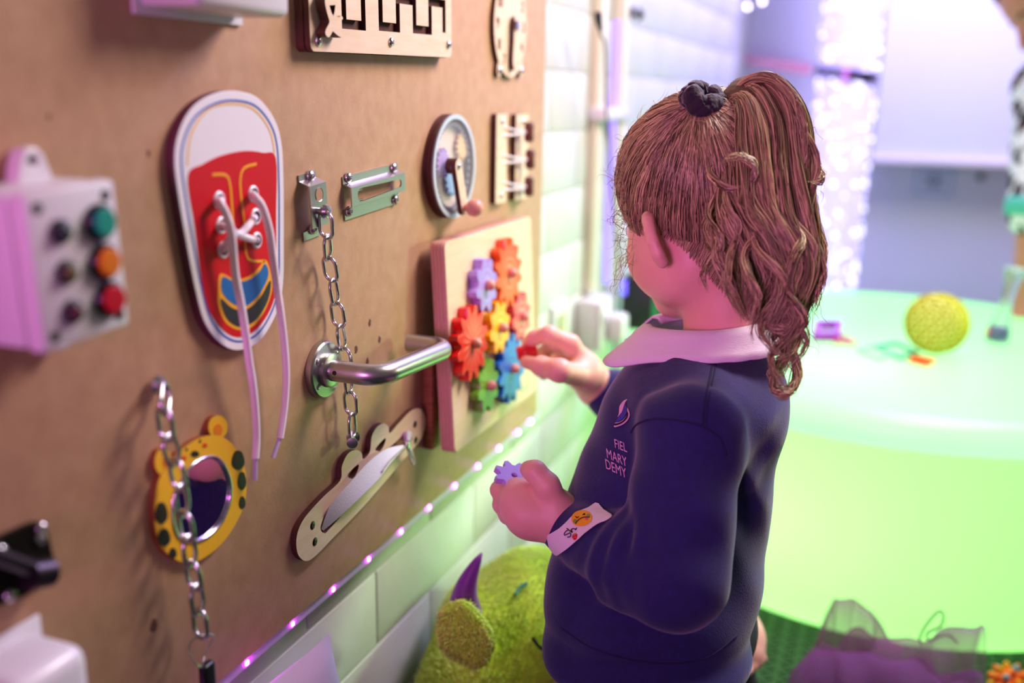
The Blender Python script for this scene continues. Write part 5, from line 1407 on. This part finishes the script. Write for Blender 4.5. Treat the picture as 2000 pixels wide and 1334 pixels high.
# ear flap
D_ = 1.10
eo = Solid(); ec = [at(885, 1205, 1.105), at(912, 1240, 1.085), at(935, 1268, 1.075)]
en = -ray(910, 1240).normalized(); eu = (at(960, 1255, 1.08) - at(868, 1215, 1.09)).normalized(); ev = en.cross(eu)
e0 = at(912, 1240, 1.082)
EP = np.array([[(q - e0).dot(eu), (q - e0).dot(ev)] for q in (on_plane(x, y, e0, en) for x, y in catmull([(866, 1196), (885, 1180), (908, 1178), (940, 1208), (959, 1238), (956, 1274), (932, 1301), (905, 1288), (868, 1262)], 3))])
def ear_clip(P):
    q = P - _v(e0); A2 = np.stack([q @ _v(eu), q @ _v(ev)], 1); d = np.full(len(P), 9.0); sgn = np.ones(len(P))
    for i in range(len(EP)):
        p0, p1 = EP[i - 1], EP[i]; e_ = p1 - p0; w_ = A2 - p0; t = np.clip((w_ @ e_) / (e_ @ e_), 0, 1); d = np.minimum(d, ((w_ - t[:, None] * e_) ** 2).sum(1))
        c1, c2, c3 = A2[:, 1] >= p0[1], A2[:, 1] < p1[1], e_[0] * w_[:, 1] > e_[1] * w_[:, 0]
        sgn = np.where((c1 & c2 & c3) | (~c1 & ~c2 & ~c3), -sgn, sgn)
    return (sgn * np.sqrt(d)).astype(np.float32)
eo.ell(e0, (.05, .05, .0085), (eu, ev, en), .01)
V, F = eo.mesh(0.003, clip=ear_clip)
ear = pgeo('ear', (smooth_vf(V, F, 1), F), under, plush); pgeo('ear_fur', fur(V, F, 5500, .006), fur_m, ear)['kind'] = 'stuff'
hb, ht = at(908, 1195, 1.13), at(941, 1080, 1.11)
hn = MB(); n_ = 10; pth = []
for i in range(n_ + 1):
    t = i / n_; pth.append(hb.lerp(ht, t) + Vector((-.004, -.010, 0)) * math.sin(math.pi * t) - Vector(P0))
hn.tube(pth, [.0185 * (1 - t) ** .75 + .0012 for t in np.linspace(0, 1, n_ + 1)], 16)
part('horn', hn, mat('purple_satin', '#7a2f92', .45, sheen=.3), plush, 180)
PB = bvh_of(*ps.mesh(0.006, clip=lambda P: .003 - P[:, 2]))
def pline(L, r, m, off):
    P = []
    for x, y in catmull(L, 4, False):
        d = ray(x, y).normalized(); loc, nr, i, t = PB.ray_cast(CAM, d)
        if loc is not None: P.append(loc - d * off - Vector(P0))
    if len(P) > 2: part('stitched_eye', MB().tube(P, r, 6), m, plush, 180)
pline([(1040, 1245), (1052, 1262), (1065, 1272), (1080, 1280), (1100, 1288), (1125, 1290)], .0022, mat('dark_stitch', '#20240c', .9), .009)
pline([(1006, 1163), (1012, 1152), (1022, 1143), (1030, 1140)], .0026, mat('teal_stitch', '#3c8f6a', .8), .009)

# cushion standing against the wall under the board
cu_m = mat('white_cushion', '#eee2ea', .8, sheen=.2, bump=(260, .2, .0008))
_u, _v2 = Vector((.15, .2, -.96)).normalized(), Vector((.35, .88, .25)); _c = onX(641, 1243, .055)
Mc = Frame(_c, _u, _v2); Mc.o = _c + (Mc.u - Mc.v) * .116
def cushion(S, Tk, n=26):
    V = []; F = []
    for sgn in (1, -1):
        for i in range(n + 1):
            for j in range(n + 1):
                a, b = 2 * i / n - 1, 2 * j / n - 1
                pin = 1 - .10 * (a * a) * (1 - b * b) * 1.0 - .10 * (b * b) * (1 - a * a)
                hgt = Tk * ((1 - a ** 4) * (1 - b ** 4)) ** .55
                V.append((a * S * (1 - .07 * (1 - b * b)), b * S * (1 - .07 * (1 - a * a)), sgn * hgt))
    m = (n + 1) ** 2
    for s_ in (0, 1):
        for i in range(n):
            for j in range(n):
                k = s_ * m + i * (n + 1) + j; q = (k, k + n + 1, k + n + 2, k + 1); F.append(q if s_ == 0 else q[::-1])
    return MB().add(V, F)
cu = thing('cushion', 'white cushion corner poking up against the wall below the board', 'cushion', Mc.m())
part('cover', cushion(.118, .030), cu_m, cu, 180)

# organza scarf heaped on the floor
def organza(name, col, a):
    m = bpy.data.materials.new(name); m.use_nodes = True; nt = m.node_tree; nt.nodes.clear()
    out = nt.nodes.new('ShaderNodeOutputMaterial'); mx = nt.nodes.new('ShaderNodeMixShader'); tr_ = nt.nodes.new('ShaderNodeBsdfTransparent'); tr_.inputs[0].default_value = (.93, .86, .92, 1)
    df = nt.nodes.new('ShaderNodeBsdfDiffuse'); df.inputs[0].default_value = lin(col) + (1,); tl = nt.nodes.new('ShaderNodeBsdfTranslucent'); tl.inputs[0].default_value = lin(col) + (1,)
    m2 = nt.nodes.new('ShaderNodeMixShader'); m2.inputs[0].default_value = .45; nt.links.new(df.outputs[0], m2.inputs[1]); nt.links.new(tl.outputs[0], m2.inputs[2])
    lw = nt.nodes.new('ShaderNodeLayerWeight'); lw.inputs[0].default_value = .35; mr = nt.nodes.new('ShaderNodeMapRange'); mr.inputs[3].default_value = a; mr.inputs[4].default_value = min(1, a * 3.2)
    nt.links.new(lw.outputs['Facing'], mr.inputs[0]); nt.links.new(mr.outputs[0], mx.inputs[0]); nt.links.new(tr_.outputs[0], mx.inputs[1]); nt.links.new(m2.outputs[0], mx.inputs[2]); nt.links.new(mx.outputs[0], out.inputs[0])
    return m
org = organza('mauve_organza', '#a0709a', .26)
def heap(prof, yb, yf, n=70, mrows=30, seed=1, wr=.010):
    """sheet rising from the floor in front, over a crest of given pixel profile, down behind"""
    rg = np.random.default_rng(seed); xs = np.array([p[0] for p in prof]); ys = np.array([p[1] for p in prof]); V = []; F = []
    ph = rg.random(8) * 6.28
    for i in range(n + 1):
        s_ = i / n; px = xs[0] + (xs[-1] - xs[0]) * s_; py = np.interp(px, xs, ys)
        crest = onY(px, py, (yb + yf) / 2); crest.z = max(crest.z, .006)
        for j in range(mrows + 1):
            t = j / mrows; a = math.pi * t
            yy = (yb + yf) / 2 - (yf - yb) * -.5 * -math.cos(a) * 1.0
            zz = crest.z * math.sin(a) ** .6
            wv = wr * math.sin(s_ * 24 + ph[0] + 3 * t) + wr * .7 * math.sin(s_ * 17 + ph[1] - 5 * t)
            V.append((crest.x + .4 * wv * math.cos(s_ * 9 + ph[3]), yy + wv * math.sin(a), max(.0015, zz + .25 * wv * math.sin(s_ * 13 + t * 7 + ph[4]) * math.sin(a))))
    for i in range(n):
        for j in range(mrows): k = i * (mrows + 1) + j; F.append((k, k + mrows + 1, k + mrows + 2, k + 1))
    return V, F
scarf = thing('organza_scarf', 'sheer mauve organza scarf heaped on the floor before the glowing table', 'scarf', (.55, 1.36, 0))
def sgeo(V, F): return MB().add([(a - .55, b - 1.36, c) for a, b, c in V], F)
part('fold', sgeo(*heap([(1580, 1300), (1592, 1255), (1620, 1185), (1640, 1168), (1662, 1175), (1700, 1195), (1730, 1240), (1742, 1262), (1760, 1275)], 1.30, 1.42, 60, 26, 3, .008)), org, scarf, 180)
part('fold', sgeo(*heap([(1560, 1330), (1600, 1262), (1680, 1250), (1750, 1256), (1800, 1260), (1850, 1248), (1880, 1230), (1915, 1222), (1945, 1245), (1956, 1265), (1925, 1310)], 1.26, 1.40, 90, 26, 5, .012)), org, scarf, 180)
part('fold', sgeo(*heap([(1540, 1334), (1590, 1282), (1700, 1290), (1800, 1310), (1860, 1325), (1920, 1334)], 1.20, 1.36, 80, 22, 8, .010)), organza('violet_organza', '#8a5590', .36), scarf, 180)
lp = catmull([tuple(onY(x, y, 1.33) - Vector((.55, 1.36, 0))) for x, y in ((1800, 1258), (1796, 1248), (1808, 1222), (1832, 1195), (1842, 1200), (1838, 1222), (1812, 1236), (1815, 1250), (1850, 1240), (1870, 1256))], 6, False)
part('hem_loop', MB().tube(lp, .0016, 6), mat('mauve_hem', '#8a5f7c', .8, alpha=.75), scarf, 180)

# spiky rubber ball at the corner
sbp = onZ(1972, 1334, .032)
sbl = thing('spiky_ball', 'orange and yellow knobbly rubber ball at the lower right corner', 'ball', sbp)
ob = mat('orange_rubber', '#f0651a', .4)
part('core', MB().sphere((0, 0, 0), .023, 20), ob, sbl, 180)
for i in range(46):
    zf = 1 - 2 * (i + .5) / 46; th = i * 2.39996; r_ = math.sqrt(1 - zf * zf); d = Vector((r_ * math.cos(th), r_ * math.sin(th), zf))
    part('knob', MB().tube([d * .020, d * .026, d * .0295, d * .0312], [.0052, .0044, .0032, .0012], 8), (ob, mat('yellow_rubber', '#f7b21e', .4), ob, mat('blue_rubber', '#5ab0c8', .4))[i % 3 if i % 7 else 3], sbl, 180)

# toys on the light table
TZ = 0.4
yb = onZ(1822, 690, TZ); rb_ = 58.5 * 1.86 / 1944
yl = thing('dimpled_ball', 'translucent yellow dimpled ball sitting on the glowing table', 'ball', (yb.x, yb.y, TZ + rb_ + .0006))
def gel(name, col):
    m = bpy.data.materials.new(name); m.use_nodes = True; nt = m.node_tree; nt.nodes.clear(); out = nt.nodes.new('ShaderNodeOutputMaterial'); mx = nt.nodes.new('ShaderNodeMixShader'); mx.inputs[0].default_value = .55
    df = nt.nodes.new('ShaderNodeBsdfDiffuse'); tl = nt.nodes.new('ShaderNodeBsdfTranslucent'); df.inputs[0].default_value = tl.inputs[0].default_value = lin(col) + (1,)
    nt.links.new(df.outputs[0], mx.inputs[1]); nt.links.new(tl.outputs[0], mx.inputs[2]); nt.links.new(mx.outputs[0], out.inputs[0]); return m
ybm = gel('yellow_gel', '#fbffb4'); yrm = gel('yellow_rim', '#d9cc12')
b = MB().sphere((0, 0, 0), rb_ * .955, 32)
part('core', b, ybm, yl, 180)
for i in range(110):
    zf = 1 - 2 * (i + .5) / 110; th = i * 2.39996; r_ = math.sqrt(1 - zf * zf); d = Vector((r_ * math.cos(th), r_ * math.sin(th), zf))
    q = d.to_track_quat('Z', 'Y').to_matrix().to_4x4(); q.translation = d * rb_ * .95
    part('cell_ring', MB().tube([q @ Vector((.0068 * math.cos(a), .0068 * math.sin(a), .0008)) for a in np.linspace(0, 2 * math.pi, 11)[:-1]], .0019, 6, True), yrm, yl, 180)
tp = onZ(1946, 666, TZ)
hgt = (665 - 520) * 1.94 / 1944 * .99
tm_ = thing('liquid_timer', 'clear hourglass liquid timer with blue liquid on the glowing table', 'timer', Matrix.Translation((tp.x, tp.y, TZ + .001)) @ Matrix.Rotation(.11, 4, 'Y'))
gl = mat('clear_plastic', '#dfeef0', .08, trans=.8, ior=1.35, alpha=.8)
part('vessel', MB().lathe([(0, 0), (.021, 0), (.0215, .012), (.019, .03), (.0125, .062), (.0115, .085), (.0135, .115), (.018, hgt - .016)], 28), gl, tm_, 180)
part('cap', MB().lathe([(0, hgt - .016), (.0205, hgt - .016), (.0205, hgt), (.018, hgt + .002), (0, hgt + .002)], 28), mat('clear_cap', '#c9e8d8', .15, trans=.6), tm_)
part('blue_liquid', MB().lathe([(0, .003), (.0185, .003), (.0188, .014), (.0165, .026), (0, .027)], 24, Matrix.Rotation(-.18, 4, 'Y')), mat('blue_liquid', '#0a2f8c', .15), tm_)
part('red_drop', MB().sphere((-.0165, -.006, .014), .008, 12, None, (.7, .8, 1.5)), mat('red_drop', '#e2401c', .2), tm_, 180)
# magnetic tile frames
def tile(name, label, pts, z, m, w_, t=.005, fill=None, tilt=None):
    P = [onZ(x, y, TZ + z) for x, y in pts]; c = sum(P, Vector()) / len(P); L = [(p.x - c.x, p.y - c.y) for p in P]
    o = thing(name, label, 'toy tile', Matrix.Translation((c.x, c.y, TZ + z)) @ (tilt or Matrix()))
    part('frame', plate([L, [(a * w_, b_ * w_) for a, b_ in L]], t, .0008), m, o)
    if fill: part('pane', plate([[(a * w_, b_ * w_) for a, b_ in L]], t * .6, .001), fill, o)
    return o
tile('magnetic_tile', 'purple open magnetic tile frame leaning nearest the ponytail', [(1585, 668), (1640, 668), (1645, 640), (1592, 640)], 0, mat('purple_tile', '#b040c8', .3), .62, .016)
tile('magnetic_tile', 'pink open triangle tile frame beside the purple one', [(1628, 672), (1672, 674), (1640, 655)], 0, mat('pink_tile', '#e05a7a', .3), .6, .006)
tile('magnetic_tile', 'pale green see-through square tile lying flat on the glowing table', [(1672, 686), (1715, 704), (1745, 696), (1700, 678)], 0, mat('pale_teal_tile', '#9fd8b4', .3), .8, .004)
tile('magnetic_tile', 'teal open diamond tile frame lying under the yellow ball', [(1705, 680), (1748, 672), (1796, 692), (1758, 704)], 0, mat('teal_tile', '#2fae86', .3), .76, .005)
tile('magnetic_tile', 'solid orange rectangular tile lying flat in front of the yellow ball', [(1773, 708), (1812, 718), (1827, 708), (1786, 699)], 0, mat('orange_tile', '#e8450f', .35), .2, .006, mat('orange_tile', '#e8450f', .35))

# ================================================================== the adult at the right edge
AD = Vector((.86, 2.50, 0.0))
ad = thing('person', 'adult in leopard print blouse leaning over the table at the right edge', 'person', AD)
def apart(name, VF, m, parent=ad): return link(name, np_mesh(name, VF[0] - np.array(list(AD)), VF[1]), m, parent)
dA = 2.15
aH = at(2046, -2, dA); aSh = at(2046, 172, dA + .02); aEl = at(2026, 412, dA - .02); aWr = at(2003, 606, 2.16); aW = aWr
aS2 = aSh + Vector((.30, .10, .0)); aNk = aSh.lerp(aS2, .45) + Vector((-.02, .05, .06)); aHip = Vector((.98, 2.80, .42))
aNk = aH + Vector((.09, .05, -.10))
fF = (at(1985, 60, dA) - aH).normalized(); fL = fF.cross(Vector((0, 1, 0))).normalized(); fL = Vector((0, -1, 0)); fL = (fL - fF * fL.dot(fF)).normalized(); fU = fL.cross(fF) * -1
if fU.z < 0: fU = -fU
aX = (fF, fL, fU)
def AH(f_, l, u): return aH + fF * f_ + fL * l + fU * u
s = Solid()
s.ell(AH(-.015, 0, .02), (.098, .076, .095), aX).ell(AH(.03, 0, -.05), (.065, .056, .07), aX, .03).ell(AH(.075, 0, -.10), (.02, .022, .018), aX, .03)
s.cone(AH(.088, 0, -.005), AH(.108, 0, -.035), .007, .012, .014)
for q in (1, -1):
    s.ell(AH(.094, q * .032, .002), (.015, .017, .011), aX, .012, True); s.ell(AH(.05, q * .034, -.04), (.036, .03, .034), aX, .02)
    s.cone(AH(.094, q * .004, -.066), AH(.084, q * .022, -.066), .0055, .0035, .006); s.ell(AH(-.01, q * .078, -.01), (.02, .008, .032), aX, .008)
s.cone(AH(-.03, 0, -.04), aNk + Vector((0, 0, -.04)), .052, .058, .03)
aHd = aWr + (aWr - aEl).normalized() * .05
s.cone(aNk + Vector((0, 0, -.06)), aSh, .045, .045, .03).cone(aSh, aEl, .045, .040, .02).cone(aEl, aWr, .040, .028, .02).cone(aWr, aHd, .026, .026, .02)
for q in range(4):
    o_ = Vector((-.010 + .006 * q, -.022 + .015 * q, 0)); k0 = aHd + o_; k1 = k0 + Vector((-.030, -.010, -.012)); s.chain([aHd, k0, k1, k1 + Vector((-.020, -.008, -.012))], (.018, .0105, .0095, .008), .008)
s.chain([aWr, aWr + Vector((-.02, -.035, -.02)), aWr + Vector((-.045, -.05, -.035))], (.018, .012, .0095), .012)
zmin = 0.4035
V, F = s.mesh(0.004, clip=lambda P: np.where(P[:, 2] < .6, zmin - P[:, 2], -1).astype(np.float32))
abody = apart('body', (smooth_vf(V, F, 1, .4), F), skin_material('adult_skin', '#c98a6a', '#b87258'))
for q in (1, -1):
    AB = bvh_of(V, F); sn_p = lambda f_, l, u: tuple(AB.find_nearest(AH(f_, l, u))[0] - AD)
    eb = MB(); eb.tube(catmull([sn_p(.0905, q * .018, .014), sn_p(.093, q * .033, .019), sn_p(.084, q * .05, .012)], 4, False), .003, 6)
    eb.tube(catmull([sn_p(.088, q * .02, -.006), sn_p(.094, q * .033, -.008), sn_p(.082, q * .046, -.004)], 4, False), .0022, 6)
    part('brow_and_lash', eb, mat('brow_dark', '#2a1814', .8), abody, 180)
leo = bpy.data.materials.new('leopard_print'); leo.use_nodes = True; nt = leo.node_tree; b = nt.nodes['Principled BSDF']; b.inputs['Roughness'].default_value = .8
tc = nt.nodes.new('ShaderNodeTexCoord'); vo = nt.nodes.new('ShaderNodeTexVoronoi'); vo.inputs['Scale'].default_value = 26; nz = nt.nodes.new('ShaderNodeTexNoise'); nz.inputs['Scale'].default_value = 30
mxv = nt.nodes.new('ShaderNodeMix'); mxv.data_type = 'VECTOR'; mxv.inputs[0].default_value = .06; nt.links.new(tc.outputs['Object'], nz.inputs['Vector']); nt.links.new(tc.outputs['Object'], mxv.inputs[4]); nt.links.new(nz.outputs['Color'], mxv.inputs[5]); nt.links.new(mxv.outputs[1], vo.inputs['Vector'])
cr_ = nt.nodes.new('ShaderNodeValToRGB'); e_ = cr_.color_ramp.elements; e_[0].position = 0; e_[0].color = lin('#8a6a4a') + (1,); e_[1].position = .30; e_[1].color = lin('#14110f') + (1,)
e2_ = cr_.color_ramp.elements.new(.20); e2_.color = lin('#7a5a3c') + (1,); e3_ = cr_.color_ramp.elements.new(.24); e3_.color = lin('#14110f') + (1,); e4_ = cr_.color_ramp.elements.new(.46); e4_.color = lin('#14110f') + (1,); e5_ = cr_.color_ramp.elements.new(.50); e5_.color = lin('#e4e6e2') + (1,)
nt.links.new(vo.outputs['Distance'], cr_.inputs[0]); nt.links.new(cr_.outputs[0], b.inputs['Base Color'])
s = Solid()
s.cone(aSh, aEl + Vector((0, 0, -.005)), .066, .060, .02).ell(aSh.lerp(aS2, .5) + Vector((.02, .06, -.12)), (.17, .12, .20), None, .05).cone(aSh.lerp(aS2, .5) + Vector((.03, .10, -.25)), aHip, .13, .14, .05).cone(aSh, aS2, .06, .06, .04)
s.chain([aS2, aS2 + Vector((-.02, .0, -.25)), aS2 + Vector((-.16, -.12, -.36))], (.065, .055, .045), .02).cone(aNk, aNk + Vector((0, 0, -.06)), .062, .075, .03)
V, F = s.mesh(0.006); apart('blouse', (smooth_vf(V, F, 2), F), leo)
d = (aWr - aEl).normalized(); q = d.to_track_quat('Z', 'Y').to_matrix().to_4x4(); q.translation = aEl - AD
part('teal_cuff', MB().lathe([(.052, .012), (.0635, .010), (.0665, -.004), (.066, -.016), (.063, -.028), (.05, -.03)], 28, q), mat('teal_cuff', '#4fc0a4', .6), ad, 180)
s = Solid(); s.ell(aHip, (.17, .16, .14)).chain([aHip + Vector((.08, 0, 0)), Vector((1.16, 2.66, .08))], (.11, .075), .04).chain([aHip + Vector((-.06, .06, 0)), Vector((1.13, 2.92, .08))], (.11, .075), .04).chain([Vector((1.16, 2.66, .075)), Vector((1.45, 2.9, .06))], (.07, .05), .03).chain([Vector((1.13, 2.92, .075)), Vector((1.42, 3.12, .06))], (.07, .05), .03)
V, F = s.mesh(0.010); apart('trousers', (smooth_vf(V, F, 2), F), MATS['dark_trousers'])
s = Solid(); s.ell(AH(-.025, 0, .035), (.105, .085, .105), aX).chain([AH(-.08, 0, .0), AH(-.11, 0, -.08), aNk + Vector((.10, .02, -.12))], (.06, .055, .03), .04)
fFn, aHn, fUn = np.array(list(fF)), np.array(list(aH)), np.array(list(fU))
V, F = s.mesh(0.005, clip=lambda P: (((P - aHn) @ fFn) - .045 - np.maximum(0, (P - aHn) @ fUn - .05) * .8 + np.maximum(0, -((P - aHn) @ fUn)) * .8).astype(np.float32)); apart('hair', (smooth_vf(V, F, 2), F), mat('adult_hair', '#4a2e22', .5, bump=(60, .6, .004, (1, 1, 6))))
